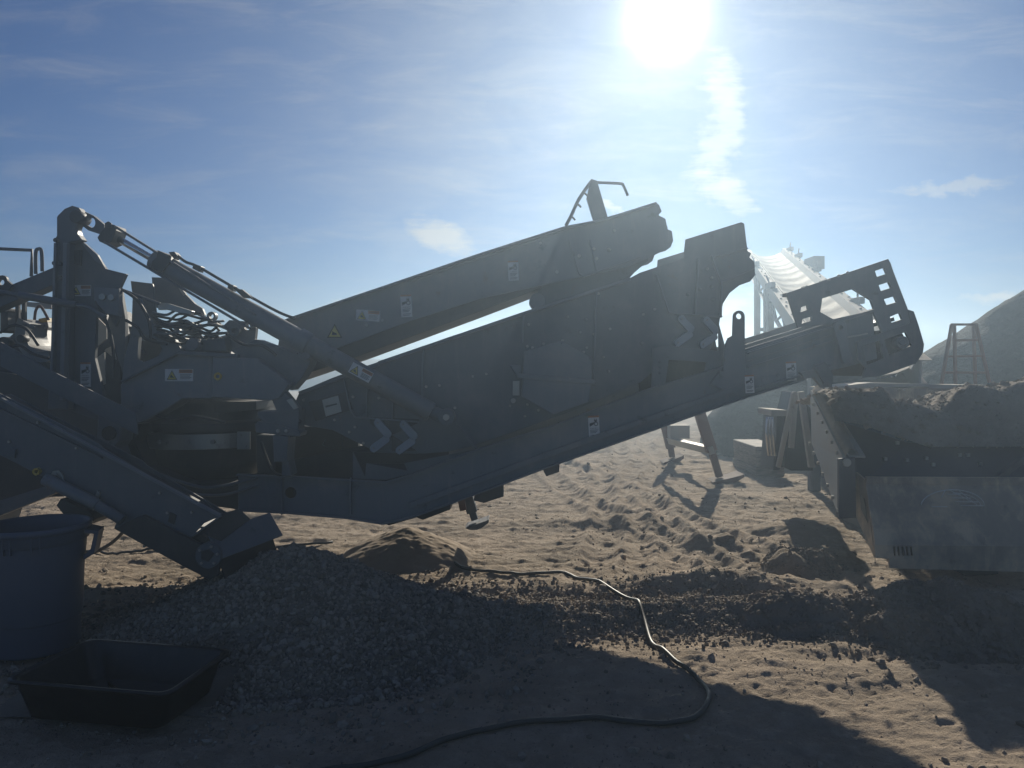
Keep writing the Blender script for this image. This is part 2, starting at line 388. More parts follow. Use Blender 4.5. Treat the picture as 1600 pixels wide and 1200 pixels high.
# unit icosphere for stones
import bmesh
def ico(sub):
    b = bmesh.new(); bmesh.ops.create_icosphere(b, subdivisions=sub, radius=1)
    v_ = np.array([q.co[:] for q in b.verts]); f_ = np.array([[q.index for q in f.verts] for f in b.faces]); b.free(); return v_, f_
ICO1, ICOF1 = ico(1); ICO2, ICOF2 = ico(2)
def stones(pos, size, sub=1, squash=(.55, 1.0), jag=.28):
    V0, F0 = (ICO1, ICOF1) if sub == 1 else (ICO2, ICOF2)
    n = len(pos); m_ = len(V0)
    v_ = V0[None] * (1 + jag * (rng.random((n, m_, 1)) - .5) * 2)
    sc_ = np.stack([rng.uniform(.7, 1.2, n), rng.uniform(.6, 1.0, n), rng.uniform(*squash, n)], -1)
    v_ = v_ * sc_[:, None, :]
    q = rng.normal(size=(n, 4)); q /= np.linalg.norm(q, axis=1)[:, None]; a, b, c, d = q.T
    Rm = np.stack([1 - 2 * (c * c + d * d), 2 * (b * c - a * d), 2 * (b * d + a * c), 2 * (b * c + a * d), 1 - 2 * (b * b + d * d), 2 * (c * d - a * b), 2 * (b * d - a * c), 2 * (c * d + a * b), 1 - 2 * (b * b + c * c)], -1).reshape(n, 3, 3)
    v_ = np.einsum('nij,nmj->nmi', Rm, v_) * np.asarray(size)[:, None, None] + pos[:, None, :]
    fs = F0[None] + (np.arange(n) * m_)[:, None, None]
    return v_.reshape(-1, 3), fs.reshape(-1, 3)

# ------------------------------------------------------------------ ground
ys = np.concatenate([np.linspace(-3, 1.8, 12)[:-1], 1.8 * (24 / 1.8) ** np.linspace(0, 1, 800), 24 * (84 / 24) ** np.linspace(0, 1, 60)[1:]])
us = np.linspace(-1.35, 1.35, 1000)
YG, UG = np.meshgrid(ys, us, indexing='ij'); XG = UG * (np.maximum(YG, 0) * .85 + 3.0)
fade = np.clip((60 - YG) / 30, 0, 1)
ZG = ground_h(XG, YG) * fade
go = link('ground', grid_mesh('ground', XG, YG, ZG, SAND)); go['kind'] = 'structure'
hx = np.linspace(-160, 160, 300); hy = np.linspace(0, 1, 24)
HX, HT = np.meshgrid(hx, hy, indexing='xy')
HY = 58 + HT * 20; prof = np.clip(3.9 + 4.0 * fbm(hx / 17, hx * 0, 5, 77) + 1.4 * np.sin(hx / 24 + 4.2), 1, 5.4)
HZ = -1 + (np.sin(HT * math.pi) ** .8) * np.maximum(prof, 1.0)[None] * (1 + .25 * fbm(HX / 6, HY / 6, 3, 8))
ho = link('hills', grid_mesh('hills', HX, HY, HZ, HILLM)); ho['kind'] = 'structure'

# scattered clods and pebbles
n = 26000
yy_ = 2.6 * (18 / 2.6) ** (rng.random(n) ** 1.25); xx_ = (rng.random(n) * 2 - 1) * (yy_ * .72 + .3)
dens = fbm(xx_ * 1.1, yy_ * 1.6, 4, 41); keep = dens > rng.uniform(-.20, .25, n)
xx_, yy_ = xx_[keep], yy_[keep]
sz = np.clip(.0040 * (1 - rng.random(len(xx_))) ** -.50, .004, .034)
P = np.stack([xx_, yy_, ground_h(xx_, yy_) + sz * .05], -1)
co, fa = stones(P, sz, 1)
o = link('loose_clods', raw_mesh('loose_clods', co, fa, CLOD)); meta(o, 'loose dirt clods and pebbles strewn over the dusty ground', 'clods', kind='stuff')

# gravel spill windrow right of the big heap
n = 15000
t = rng.random(n); xx_ = -.9 + t * 3.3 + rng.normal(0, .12, n); yy_ = 5.25 + .25 * np.sin(t * 3) + rng.normal(0, .24, n)
P = np.stack([xx_, yy_, ground_h(xx_, yy_)], -1); 
P[:, 2] -= .004 * np.abs(rng.normal(0, 1, n)); P[:, 2] += .0 * np.exp(-((yy_ - (5.25 + .25 * np.sin(t * 3))) / .22) ** 2) + rng.uniform(-.01, .012, n)
co, fa = stones(P, np.clip(.0085 * (1 - rng.random(n)) ** -.3, .007, .024), 1)
o = link('gravel_windrow', raw_mesh('gravel_windrow', co, fa, CLOD)); meta(o, 'low windrow of grey gravel crossing the ground beside the hose', 'gravel', kind='stuff')

def heap(name, cx, cy, rx, ry, h, mat, label, cat, nst, ssz, smat=None, sharp=1.0, rough=.05, seed=0, res=120, kind=None, jag=.28, peak=None, sub=1):
    """cone shaped heap: base surface with stones lying on it, one mesh"""
    g = np.linspace(-1.15, 1.15, res); A, B = np.meshgrid(g, g)
    def hh(a, b):
        r = np.sqrt(a * a + b * b); ang_ = np.arctan2(b, a)
        edge = 1 + .22 * fbm(np.cos(ang_) * 1.5 + 5, np.sin(ang_) * 1.5 + 5, 3, seed)
        q = np.clip(1 - r / edge, 0, None)
        return h * (q ** sharp) + rough * fbm(a * 3.5, b * 3.5, 5, seed + 3) * np.clip(q * 5, 0, 1) - .02
    X = cx + A * rx; Y = cy + B * ry
    tray = lambda x, y: np.clip(np.maximum(np.maximum(x + 1.66, -2.7 - x), np.maximum(3.5 - y, y - 4.40)) / .22, 0, 1)
    hraw = hh
    hh = lambda a, b: hraw(a, b) * tray(cx + a * rx, cy + b * ry)
    Z = ground_h(X, Y) * .6 + hh(A, B)
    me = grid_mesh(name, X, Y, Z, mat)
    if nst:
        rr = np.where(rng.random(nst) < .94, np.sqrt(rng.random(nst)) * 1.12, 1.0 + .45 * rng.random(nst) ** 1.6); th = rng.uniform(0, 2 * math.pi, nst); a = rr * np.cos(th); b = rr * np.sin(th)
        ok = tray(cx + a * rx, cy + b * ry) > .3; a, b, rr = a[ok], b[ok], rr[ok]; s_ = np.clip(ssz * .62 * (1 - rng.random(len(a))) ** -.28, 0, ssz * 1.9)
        P = np.stack([cx + a * rx, cy + b * ry, ground_h(cx + a * rx, cy + b * ry) * .6 + np.maximum(hh(a, b), -.02 + 0 * a) + s_ * .25], -1)
        far = rr > .98; P[far, 2] = ground_h(P[far, 0], P[far, 1]) + s_[far] * .3
        co2, fa2 = stones(P, s_, sub, jag=jag)
        nv = len(me.vertices); b0 = np.empty(nv * 3, 'f'); me.vertices.foreach_get('co', b0)
        nf = len(me.polygons); q = np.empty(nf * 4, 'i'); me.loops.foreach_get('vertex_index', q); q = q.reshape(-1, 4)
        tri = np.concatenate([q[:, [0, 1, 2]], q[:, [0, 2, 3]]])
        allv = np.concatenate([b0.reshape(-1, 3), co2]); allf = np.concatenate([tri, fa2 + nv])
        bpy.data.meshes.remove(me)
        me = raw_mesh(name, allv, allf, mat); me.materials.append(smat or mat)
        mi = np.zeros(len(me.polygons), 'i'); mi[len(tri):] = 1
        me.polygons.foreach_set('material_index', mi)
        sm = np.zeros(len(me.polygons), bool); sm[:len(tri)] = True; me.polygons.foreach_set('use_smooth', sm)
    o = link(name, me); meta(o, label, cat, kind=kind); return o
heap('gravel_pile', -1.50, 5.22, 1.35, 1.12, .60, STONE, 'heap of grey crushed gravel under the low discharge conveyor', 'gravel pile', 32000, .0160, rough=.08, seed=5, sharp=.95)
heap('sand_pile', -.98, 7.16, .66, .62, .30, SANDP, 'smooth tan cone of fine sand under the middle of the grey machine', 'sand pile', 0, 0, rough=.02, seed=9, sharp=.8)
heap('dirt_pile', 3.0, 5.2, .75, .55, .36, DIRT, 'lumpy brown dirt mound in front of the dusty feed hopper', 'dirt pile', 3200, .018, smat=DIRT, rough=.20, seed=14, sharp=.75, jag=.45, sub=2)
heap('dirt_pile', 1.95, 5.35, .75, .34, .13, DIRT, 'low brown dirt hump at the end of the gravel windrow, left of the taller mound', 'dirt pile', 1800, .014, smat=DIRT, rough=.16, seed=24, sharp=.75, jag=.4)
heap('dirt_clump', 2.62, 6.8, .36, .26, .11, DIRT, 'big angular lump of packed dirt on the sunlit ground left of the hopper', 'dirt clump', 500, .014, smat=DIRT, rough=.16, jag=.4, seed=29, sharp=.5)
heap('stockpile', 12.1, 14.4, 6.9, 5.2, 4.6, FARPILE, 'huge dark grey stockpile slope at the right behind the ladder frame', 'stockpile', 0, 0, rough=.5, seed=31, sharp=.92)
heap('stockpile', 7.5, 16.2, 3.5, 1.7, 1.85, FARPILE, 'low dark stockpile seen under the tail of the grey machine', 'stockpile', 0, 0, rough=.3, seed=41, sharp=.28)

# ------------------------------------------------------------------ warning labels
def text_mesh(txt, size):
    c = bpy.data.curves.new('t', 'FONT'); c.body = txt; c.size = size; c.align_x = 'CENTER'; c.align_y = 'CENTER'; c.resolution_u = 1
    o = bpy.data.objects.new('t', c); COL.objects.link(o); dg = bpy.context.evaluated_depsgraph_get(); dg.update()
    me = bpy.data.meshes.new_from_object(o.evaluated_get(dg)); vs = [v_.co.copy() for v_ in me.vertices]; fs = [tuple(p.vertices) for p in me.polygons]
    bpy.data.objects.remove(o); bpy.data.meshes.remove(me); bpy.data.curves.remove(c); return vs, fs
WARN = text_mesh('WARNING', 1.0)
def decal(px, py, wpx, hpx, Y, parent, kindd='H', rot=0.0, at=None):
    """sticker on a plate whose face is at depth Y"""
    c = W(px, py, at or Y); c.y = Y; s_ = (at or Y) / F; w_, h_ = wpx * s_, hpx * s_
    ca, sa = math.cos(R(rot)), math.sin(R(rot)); mb = MB()
    def T(x, z, k): return Vector((c.x + x * ca - z * sa, Y - .003 - .0012 * k, c.z + x * sa + z * ca))
    def quad(x0, z0, x1, z1, m_, k): mb.mat(m_).prism([[T(x0, z0, k), T(x1, z0, k), T(x1, z1, k), T(x0, z1, k)]], (0, .001, 0))
    def poly(pts, m_, k): mb.mat(m_).prism([[T(x, z, k) for x, z in pts]], (0, .001, 0))
    def text(x, z, size):
        mb.mat(INK).add([T(x + q.x * size, z + q.y * size, 2) for q in WARN[0]], WARN[1])
    if kindd == 'T':
        poly([(-w_ / 2, -h_ / 2), (w_ / 2, -h_ / 2), (0, h_ / 2)], INK, 0); poly([(-w_ * .38, -h_ * .42), (w_ * .38, -h_ * .42), (0, h_ * .34)], YELL, 1)
        poly([(-w_ * .18, -h_ * .30), (w_ * .16, -h_ * .30), (w_ * .12, -h_ * .16), (-w_ * .05, -h_ * .10), (-w_ * .14, 0)], INK, 2)
        return mb.build('warning_label', parent, nobev=True)
    quad(-w_ / 2, -h_ / 2, w_ / 2, h_ / 2, WHITE, 0)
    if kindd == 'H':
        quad(0, h_ * .16, w_ * .48, h_ * .46, ORANGE, 1); text(w_ * .24, h_ * .31, h_ * .19)
        t = h_ * .40; xo = -w_ * .25
        poly([(xo - t * 1.1, -t), (xo + t * 1.1, -t), (xo, t)], INK, 1); poly([(xo - t * .86, -t * .86), (xo + t * .86, -t * .86), (xo, t * .68)], YELL, 2)
        poly([(xo - t * .4, -t * .5), (xo + t * .5, -t * .62), (xo + t * .1, -t * .15), (xo - t * .2, t * .15)], INK, 3)
        for k, q in enumerate((.02, -.09, -.20, -.31)): quad(w_ * .04, h_ * (q - .022), w_ * (.44 - .05 * (k % 2)), h_ * (q + .022), INK, 1)
    else:
        quad(-w_ * .5, h_ * .42, w_ * .5, h_ * .5, ORANGE, 1)
        poly([(-w_ * .38, h_ * .02), (-w_ * .05, h_ * .10), (w_ * .12, h_ * .22), (-w_ * .08, h_ * .20), (-w_ * .40, h_ * .16)], INK, 1)
        poly([(w_ * .02, h_ * .26), (w_ * .10, h_ * .38), (w_ * .16, h_ * .28), (w_ * .28, h_ * .38), (w_ * .30, h_ * .24), (w_ * .18, h_ * .20)], INK, 1)
        ring = [(w_ * .2 + w_ * .2 * math.cos(q * .52), h_ * .13 + w_ * .2 * math.sin(q * .52)) for q in range(12)]
        mb.mat(INK).prism([[T(x, z, 1) for x, z in ring], [T(w_ * .2 + (x - w_ * .2) * .62, h_ * .13 + (z - h_ * .13) * .62, 1) for x, z in ring]], (0, .001, 0))
        text(0, -h_ * .06, w_ * .16)
        for k, q in enumerate((-.14, -.20, -.26, -.36, -.42)): quad(-w_ * .38, h_ * (q - .012), w_ * (.38 - .1 * (k % 3)), h_ * (q + .012), INK, 1)
    return mb.build('warning_label', parent, nobev=True)

# ================================================================== MAIN MACHINE
YN, YF = 6.10, 7.60      # near and far faces of the chassis
plant = thing('crushing_plant', (-1.0, 7.6, 0), 'large slate grey mobile crushing and screening machine filling the middle of the site', 'crusher')
D = YF - YN

# --- chassis beams
beam = [(372, 741), (450, 744), (550, 750), (603, 753), (640, 743), (747, 702), (862, 666), (1016, 607), (1128, 574), (1164, 545), (1300, 503), (1364, 482),
        (1364, 520), (1330, 560), (1290, 584), (1256, 593), (1169, 619), (1087, 647), (960, 692), (850, 731), (700, 787), (640, 808), (600, 817), (545, 808), (450, 800), (372, 796)]
for Y in (YN, YF):
    mb = MB().mat(PAINT2)
    mb.ext(beam, Y, .014, holes=[circ(454, 770, 9)], at=YN)
    low = [(372, 796), (450, 800), (545, 808), (600, 817), (640, 808), (700, 787), (850, 731), (960, 692), (1087, 647), (1169, 619), (1256, 593)]
    top = [(372, 741), (450, 744), (550, 750), (603, 753), (640, 743), (747, 702), (862, 666), (1016, 607), (1128, 574)]
    sgn = -1 if Y == YN else 1
    for path in (low, top):                        # flanges turned outwards
        for (x0, y0), (x1, y1) in zip(path[:-1], path[1:]):
            a, b = W(x0, y0, YN), W(x1, y1, YN); a.y = b.y = Y + sgn * .028 + .003
            mb.bar(a, b, .014, .056)
    for x in (442, 549): mb.bar(W(x, 746, YN) + Vector((0, Y - YN - .02, 0)), W(x, 803, YN) + Vector((0, Y - YN - .02, 0)), .012, .04)
    for x, y in ((1192, 593), (1216, 586), (1075, 632), (905, 700)): mb.bolt(x, y, Y, .02)
    mb.build('chassis_beam', plant)
# beam lower lip: bright folded strip
mb = MB().mat(PAINT2)
for (x0, y0), (x1, y1) in zip([(640, 790), (700, 768), (850, 712), (1087, 629)], [(700, 768), (850, 712), (1087, 629), (1164, 602)]):
    a, b = W(x0, y0, YN - .02), W(x1, y1, YN - .02); mb.bar(a, b, .045, .03)
mb.build('folded_lip', plant)
# raised web at the left of the beam and triangular gussets
mb = MB().mat(PAINT)
mb.ext([(551, 706), (650, 709), (693, 694), (693, 668), (712, 660), (747, 702), (640, 741), (603, 750), (551, 748)], YN + .03, .015,
       holes=[[(572, 724), (632, 724), (637, 736), (612, 748), (570, 747)]])
mb.ext([(712, 664), (716, 664), (749, 703), (744, 704)], YN - .01, .04)
mb.build('web_plate', plant)
mb = MB().mat(PAINT)
mb.ext([(1020, 543), (1045, 540), (1128, 549), (1126, 574), (1100, 584), (1104, 566), (1045, 562), (1040, 598), (1018, 606)], YN + .03, .02)
mb.ext([(1122, 500), (1135, 548), (1130, 578), (1124, 578)], YN + .05, .02)
for x, y in ((1031, 567), (1031, 575), (1031, 583)): mb.bolt(x, y, YN + .03, .012)
mb.build('rear_bracket', plant)
# lifting lug post
mb = MB().mat(PAINT2)
mb.ext([(1130, 580), (1133, 540), (1138, 528), (1145, 524), (1146, 495)] + arc(1155, 494, 9, 9, 180, 0, 8) + [(1164, 500), (1164, 560), (1167, 598), (1172, 612), (1150, 618), (1110, 600), (1125, 580)], YN - .03, .03, holes=[circ(1155, 494, 4.5)])
mb.build('lifting_lug', plant)
# cross members
mb = MB().mat(DARK)
for x, y in ((470, 775), (620, 790), (780, 735), (900, 690), (1060, 640), (1180, 600)):
    a = W(x, y, YN); mb.bar((a.x, YN + .015, a.z), (a.x, YF, a.z), .12, .10, up=(0, 0, 1))
mb.build('cross_member', plant)
# under pan and bottom chute above the sand cone
mb = MB().mat(DARK)
mb.ext([(585, 818), (640, 806), (700, 784), (700, 805), (655, 822), (645, 818), (600, 831), (583, 824)], YN + .35, .9, at=YN + .1)
mb.build('bottom_chute', plant)
MB().mat(DARK).ext([(400, 730), (600, 690), (700, 700), (700, 745), (600, 790), (400, 786)], YN + .55, .03, at=YN + .5).build('opening_blackout', plant)  # added dark plate, keeps light from showing through the web and beam openings
MB().mat(DARK).ext([(1000, 560), (1120, 530), (1130, 580), (1000, 625)], YN + .45, .03, at=YN + .4).build('bracket_blackout', plant)  # added dark plate, stops bright gaps showing around the rear bracket
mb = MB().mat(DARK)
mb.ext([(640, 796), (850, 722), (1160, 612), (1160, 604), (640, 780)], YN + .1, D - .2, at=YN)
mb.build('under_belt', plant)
mb = MB().mat(PAINT)
mb.ext([(847, 727), (875, 716), (874, 738), (854, 745), (850, 738)], YN + .12, .08, at=YN + .1)
mb.build('frame_foot', plant)
mb = MB().mat(PAINT); mb.ext([(742, 772), (786, 757), (787, 776), (768, 782), (756, 786), (740, 782)], YN + .5, .3); mb.build('hose_box', plant)

# --- screen box
YS, YSF = 6.22, 7.40
side = [(468, 612), (520, 590), (592, 565), (700, 527), (818, 488), (850, 477), (915, 457), (985, 434), (1000, 426), (1068, 403), (1071, 374), (1158, 347), (1163, 349), (1168, 392), (1174, 396),
        (1171, 402), (1179, 409), (1180, 430), (1172, 440), (1155, 446), (1140, 458), (1130, 474), (1126, 492), (1122, 520), (1110, 546), (1045, 560), (1000, 598), (900, 640), (800, 676), (740, 697), (700, 706),
        (660, 709), (590, 707), (555, 690), (520, 672), (470, 664), (456, 640)]
for Y in (YS, YSF):
    mb = MB().mat(PAINT); mb.ext(side, Y, .014, at=YS)
    if Y == YS:
        def rib(pts, wpx=3, dep=.04, m=None):
            for (x0, y0), (x1, y1) in zip(pts[:-1], pts[1:]): mb.bar(W(x0, y0, YS - dep / 2), W(x1, y1, YS - dep / 2), wpx * YS / F, dep)
        mb.mat(PAINT2); rib([(592, 567), (818, 490), (985, 436)], 5, .05)
        rib([(468, 614), (592, 569)], 5, .05)
        rib([(662, 543), (659, 640)]); rib([(818, 490), (816, 536)]); rib([(932, 452), (927, 600)])
        rib([(538, 592), (548, 640), (556, 652), (655, 659)], 2.5); rib([(575, 580), (573, 652)], 2); rib([(616, 600), (613, 655)], 2)
        rib([(1025, 429), (1034, 455), (1045, 489), (1128, 495)], 2.5); rib([(1111, 399), (1127, 443), (1126, 495)], 2.5); rib([(1091, 405), (1086, 491)], 2.5)
        rib([(1111, 403), (1168, 388)], 2); rib([(1127, 441), (1178, 420)], 2)
        for x, y in [(887, 495), (916, 499), (928, 522), (935, 459), (1005, 491), (1023, 483), (907, 519), (953, 514), (879, 532), (849, 537), (824, 541), (832, 543), (917, 543), (912, 550), (943, 558), (951, 580), (826, 507),
                     (1105, 420), (1112, 434), (1112, 448), (1094, 452), (1075, 460), (1114, 468), (739, 588), (760, 584), (687, 602), (666, 604), (711, 637), (820, 650), (797, 634), (824, 632), (841, 641), (552, 620), (592, 622), (475, 625), (523, 656), (555, 667), (568, 692), (546, 675), (1003, 536)]:
            mb.mat(STRAP).bolt(x, y, YS, .013, .014)
    mb.build('screen_side_plate', plant)
mb = MB().mat(DARK)     # decks and closures between the two side plates
for (x0, y0), (x1, y1) in (((592, 580), (1120, 440)), ((600, 640), (1110, 520)), ((640, 695), (1060, 560)), ((480, 640), (640, 690))):
    a, b = W(x0, y0, YS), W(x1, y1, YS); a.y = b.y = (YS + YSF) / 2 + .01; mb.bar(a, b, .03, YSF - YS - .03)
mb.build('screen_deck', plant)
for x, y in ((540, 620), (700, 600), (1090, 400), (1150, 370), (1150, 430)):
    p = W(x, y, YS); MB().mat(PAINT).tube([(p.x, YS + .01, p.z), (p.x, YSF, p.z)], .05, 14).build('cross_tube', plant)
# hexagonal drive guard
mb = MB().mat(PAINT2)
hexa = [(819, 548), (878, 532), (926, 559), (925, 600), (920, 628), (864, 648), (815, 620)]
mb.ext(hexa, YS - .12, .115)
mb.ext([(809, 583), (931, 593), (931, 601), (809, 591)], YS - .135, .02)
mb.ext([(796, 570), (815, 570), (815, 580), (810, 592)], YS - .06, .05)
for x, y in ((824, 545), (878, 536), (922, 560), (930, 596), (927, 605), (810, 590)): mb.bolt(x, y, YS - .12, .012)
mb.build('drive_guard', plant, bevel=.006)
mb = MB().mat(STRAP); mb.cyl(802, 626, YS - .04, YS, .022); mb.ext([(801, 595), (812, 595), (812, 618), (801, 618)], YS - .03, .03); mb.build('latch', plant)
# rubber mounts (capsules) arranged in chevrons
def capsule(x0, y0, x1, y1, r, Y):
    d = Vector((x1 - x0, y1 - y0)); L = d.length; d /= L; nrm = Vector((-d.y, d.x)); pts = []
    for i in range(7): a = math.pi * i / 6; q = Vector((x1, y1)) - d * r + (nrm * math.cos(a) + d * math.sin(a)) * r; pts.append((q.x, q.y))
    for i in range(7): a = math.pi * i / 6; q = Vector((x0, y0)) + d * r - (nrm * math.cos(a) + d * math.sin(a)) * r; pts.append((q.x, q.y))
    m = MB().mat(PAD); m.ext(pts, Y, .05); m.mat(STRAP).bolt(*(Vector((x0, y0)) + d * r)[:], Y, .010); return m.build('rubber_mount', plant, bevel=.006)
for c in ((586, 656, 609, 683, 6), (579, 704, 606, 684, 6), (626, 659, 650, 686, 6), (619, 707, 647, 687, 6), (1062, 494, 1083, 518, 5.5), (1055, 539, 1081, 520, 5.5), (1101, 496, 1121, 520, 5.5), (1094, 541, 1120, 524, 5.5)):
    capsule(*c, YS - .06)
# mount brackets behind them
mb = MB().mat(DARK); mb.ext([(578, 652), (655, 655), (652, 662), (612, 680), (650, 704), (612, 705), (612, 684), (578, 662)], YS - .02, .015); mb.build('mount_bracket', plant)
# inspection window on the left end of the box
mb = MB().mat(DARK); mb.ext([(482, 628), (540, 612), (551, 640), (493, 658)], YS - .03, .028)
mb.mat(STRAP).ext([(503, 625), (528, 618), (534, 643), (509, 651)], YS - .036, .005)
mb.mat(INK).ext([(508, 634), (526, 630), (527, 632), (509, 637)], YS - .038, .003)
mb.build('inspection_panel', plant)

# --- upper conveyor
YC, YCF = 6.50, 7.35
top_e = [(440, 502), (457, 495), (600, 447), (750, 396), (882, 354), (930, 345), (965, 335), (1025, 316), (1030, 320), (1034, 330), (1029, 336)]
cside = top_e + [(1040, 342), (1043, 358), (1050, 361), (1052, 376), (1048, 386), (1040, 392), (1030, 395), (1018, 401), (980, 417), (750, 467), (640, 502), (525, 545), (470, 572), (430, 570)]
for Y in (YC, YCF):
    mb = MB().mat(PAINT2); mb.ext(cside, Y, .012, at=YC)
    if Y == YC:
        for (x0, y0), (x1, y1) in zip(top_e[:7], top_e[1:8]): mb.bar(W(x0, y0 + 2, YC - .03), W(x1, y1 + 2, YC - .03), .02, .06)
        for (x0, y0), (x1, y1) in (((889, 375), (905, 428)), ((905, 428), (912, 432)), ((912, 432), (1000, 402)), ((921, 375), (933, 425)), ((640, 440), (885, 358))):
            mb.bar(W(x0, y0, YC - .012), W(x1, y1, YC - .012), .014, .024)
        for x, y in ((928, 389), (932, 404), (951, 390), (952, 391), (573, 508), (598, 500), (960, 360), (905, 400), (870, 425), (845, 380)): mb.mat(STRAP).bolt(x, y, YC, .016)
    mb.build('conveyor_side_plate', plant)
mb = MB().mat(DARK)      # belt and dark pan between plates
a, b = W(450, 540, YC), W(1020, 345, YC); a.y = b.y = (YC + YCF) / 2; mb.bar(a, b, .03, YCF - YC - .06)
mb.build('conveyor_belt', plant)
mb = MB().mat(DARK)
pan = [(525, 545), (640, 502), (750, 467), (842, 444), (842, 461), (750, 496), (574, 561), (467, 597), (470, 585), (500, 556)]
mb.ext(pan, YC + .06, .75, at=YC + .72)
mb.build('underside_pan', plant)
mb = MB().mat(PAINT)
mb.ext([(842, 440), (1007, 395), (1007, 412), (986, 430), (975, 442), (915, 466), (860, 484), (848, 478), (840, 461)], YC + .10, .6, at=YC + .3)
mb.build('transfer_chute', plant)
for (x, y, r) in ((1026, 358, .10), (460, 560, .09)):
    MB().mat(RUBBER).cyl(x, y, YC + .02, YCF - .01, r, 28, at=YC).build('head_drum', plant)
for x, y in ((560, 523), (640, 495), (720, 470), (800, 444), (880, 418)):
    MB().mat(DARK).cyl(x, y, YC + .02, YCF - .01, .035, 12, at=YC).build('idler_roller', plant)
mb = MB().mat(PAINT2); mb.cyl(840, 470, YC + .08, YC + .3, .07, 20); mb.build('motor', plant)
# raised lock post with curved brace and bent handle
mb = MB().mat(PAINT); mb.ext([(925, 277), (934, 280), (951, 338), (930, 346), (918, 306), (922, 287)], YC + .05, .07, at=YC); mb.build('lock_post', plant)
mb = MB().mat(PAINT)
pts = smooth_pts([W(x, y, YC + .08) for x, y in ((884, 353), (893, 336), (903, 314), (916, 294), (926, 281))]); mb.tube(pts, .016, 8)
for x, y in ((896, 340), (905, 320), (916, 303)): mb.tube([W(x - 5, y - 4, YC + .08), W(x + 3, y + 4, YC + .08)], .010, 6)
mb.build('curved_brace', plant)
mb = MB().mat(PAINT); mb.tube(smooth_pts([W(x, y, YC + .08) for x, y in ((933, 285), (955, 286), (970, 287), (974, 290), (981, 306))], 5), .013, 8); mb.build('bent_handle', plant)

# --- big hydraulic ram from the mast to the chassis
YR = 6.02
ram = thing  # placeholder name
mb = MB().mat(PAINT2)
p0, p1 = W(240, 405, YR), W(674, 644, YR); dv_ = (p1 - p0)
mb.tube([p0, p0 + dv_ * .52, p0 + dv_ * .52, p0 + dv_ * .56, p0 + dv_ * .56, p1], [.082, .082, .095, .095, .078, .078], 24)
bar_ = mb.build('hydraulic_ram', plant)
mb = MB().mat(CHROME); mb.tube([W(172, 366, YR), W(243, 407, YR)], .028, 16); mb.build('ram_rod', bar_)
mb = MB().mat(PAINT); mb.tube([W(672, 642, YR), W(698, 653, YR)], .05, 16); mb.cyl(697, 652, YR - .07, YR + .10, .065, 24); mb.build('ram_foot', bar_)
mb = MB().mat(STRAP); mb.cyl(697, 652, YR - .085, YR - .06, .026, 18); mb.build('pivot_pin', bar_)
mb = MB().mat(PAINT)     # yoke with long eye
mb.ext([(120, 334), (131, 330), (146, 337), (163, 351), (163, 372), (156, 366), (138, 360), (122, 348)], YR - .05, .05, holes=[[(129, 336), (143, 340)] + arc(143, 348, 6, 8, 60, -90, 6) + [(131, 349), (124, 343)]])
mb.build('yoke_plate', bar_)
mb = MB().mat(DARK); mb.ext([(166, 347), (180, 352), (181, 360), (174, 378), (165, 382), (155, 377), (152, 371), (158, 362), (163, 356)], YR - .09, .17); mb.bolt(170, 352, YR - .09, .03); mb.build('clevis', bar_)
mb = MB().mat(DARK); mb.ext([(247, 391), (262, 398), (265, 410), (252, 425), (235, 418), (238, 408), (244, 402)], YR - .10, .2); mb.build('gland', bar_)
mb = MB().mat(PAINT)
mb.bar(W(180, 354, YR - .08), W(400, 492, YR - .08), .018, .03); mb.build('guide_rail', bar_)
mb = MB().mat(PAINT); mb.bar(W(163, 378, YR - .08), W(385, 510, YR - .08), .018, .03); mb.build('guide_rail', bar_)
mb = MB().mat(DARK)
mb.tube(smooth_pts([W(x, y, YR - .05) for x, y in ((266, 396), (275, 398), (290, 409), (310, 417), (360, 446), (430, 485), (462, 498))]), .012, 8)
mb.ext([(263, 394), (272, 393), (277, 399), (272, 405)], YR - .08, .08); mb.ext([(303, 412), (314, 416), (311, 425), (300, 419)], YR - .08, .08)
mb.ext([(357, 443), (365, 446), (363, 455), (355, 450)], YR - .08, .08); mb.ext([(366, 452), (378, 452), (395, 466), (380, 465)], YR - .08, .05)
mb.build('ram_pipe', bar_)
decal(568, 582, 36, 17, YR - .10, bar_, 'H', -29, at=YR)

# --- mast and left superstructure
YM = 5.90
mb = MB().mat(PAINT)
mb.ext([(88, 338), (100, 326), (112, 321), (122, 324), (130, 335), (131, 343), (122, 348), (118, 358), (121, 366), (128, 375), (108, 379), (106, 640), (74, 640), (80, 520), (83, 460), (86, 378), (84, 374), (88, 368)], YM, .09)
mast = mb.build('mast', plant, bevel=.008)
mb = MB().mat(PAINT2)
mb.bar(W(104, 380, YM - .02), W(98, 625, YM - .02), .03, .04); mb.bar(W(88, 380, YM - .02), W(82, 600, YM - .02), .018, .04); mb.build('mast_rail', mast)
mb = MB().mat(DARK); mb.cyl(118, 338, YM - .04, YM + .10, .05, 20); mb.build('mast_pin', mast)
for x, y in ((86, 375), (84, 411), (93, 412), (93, 434)): MB().mat(DARK).cyl(x, y, YM - .03, YM, .018, 10).build('bolt_head', mast)
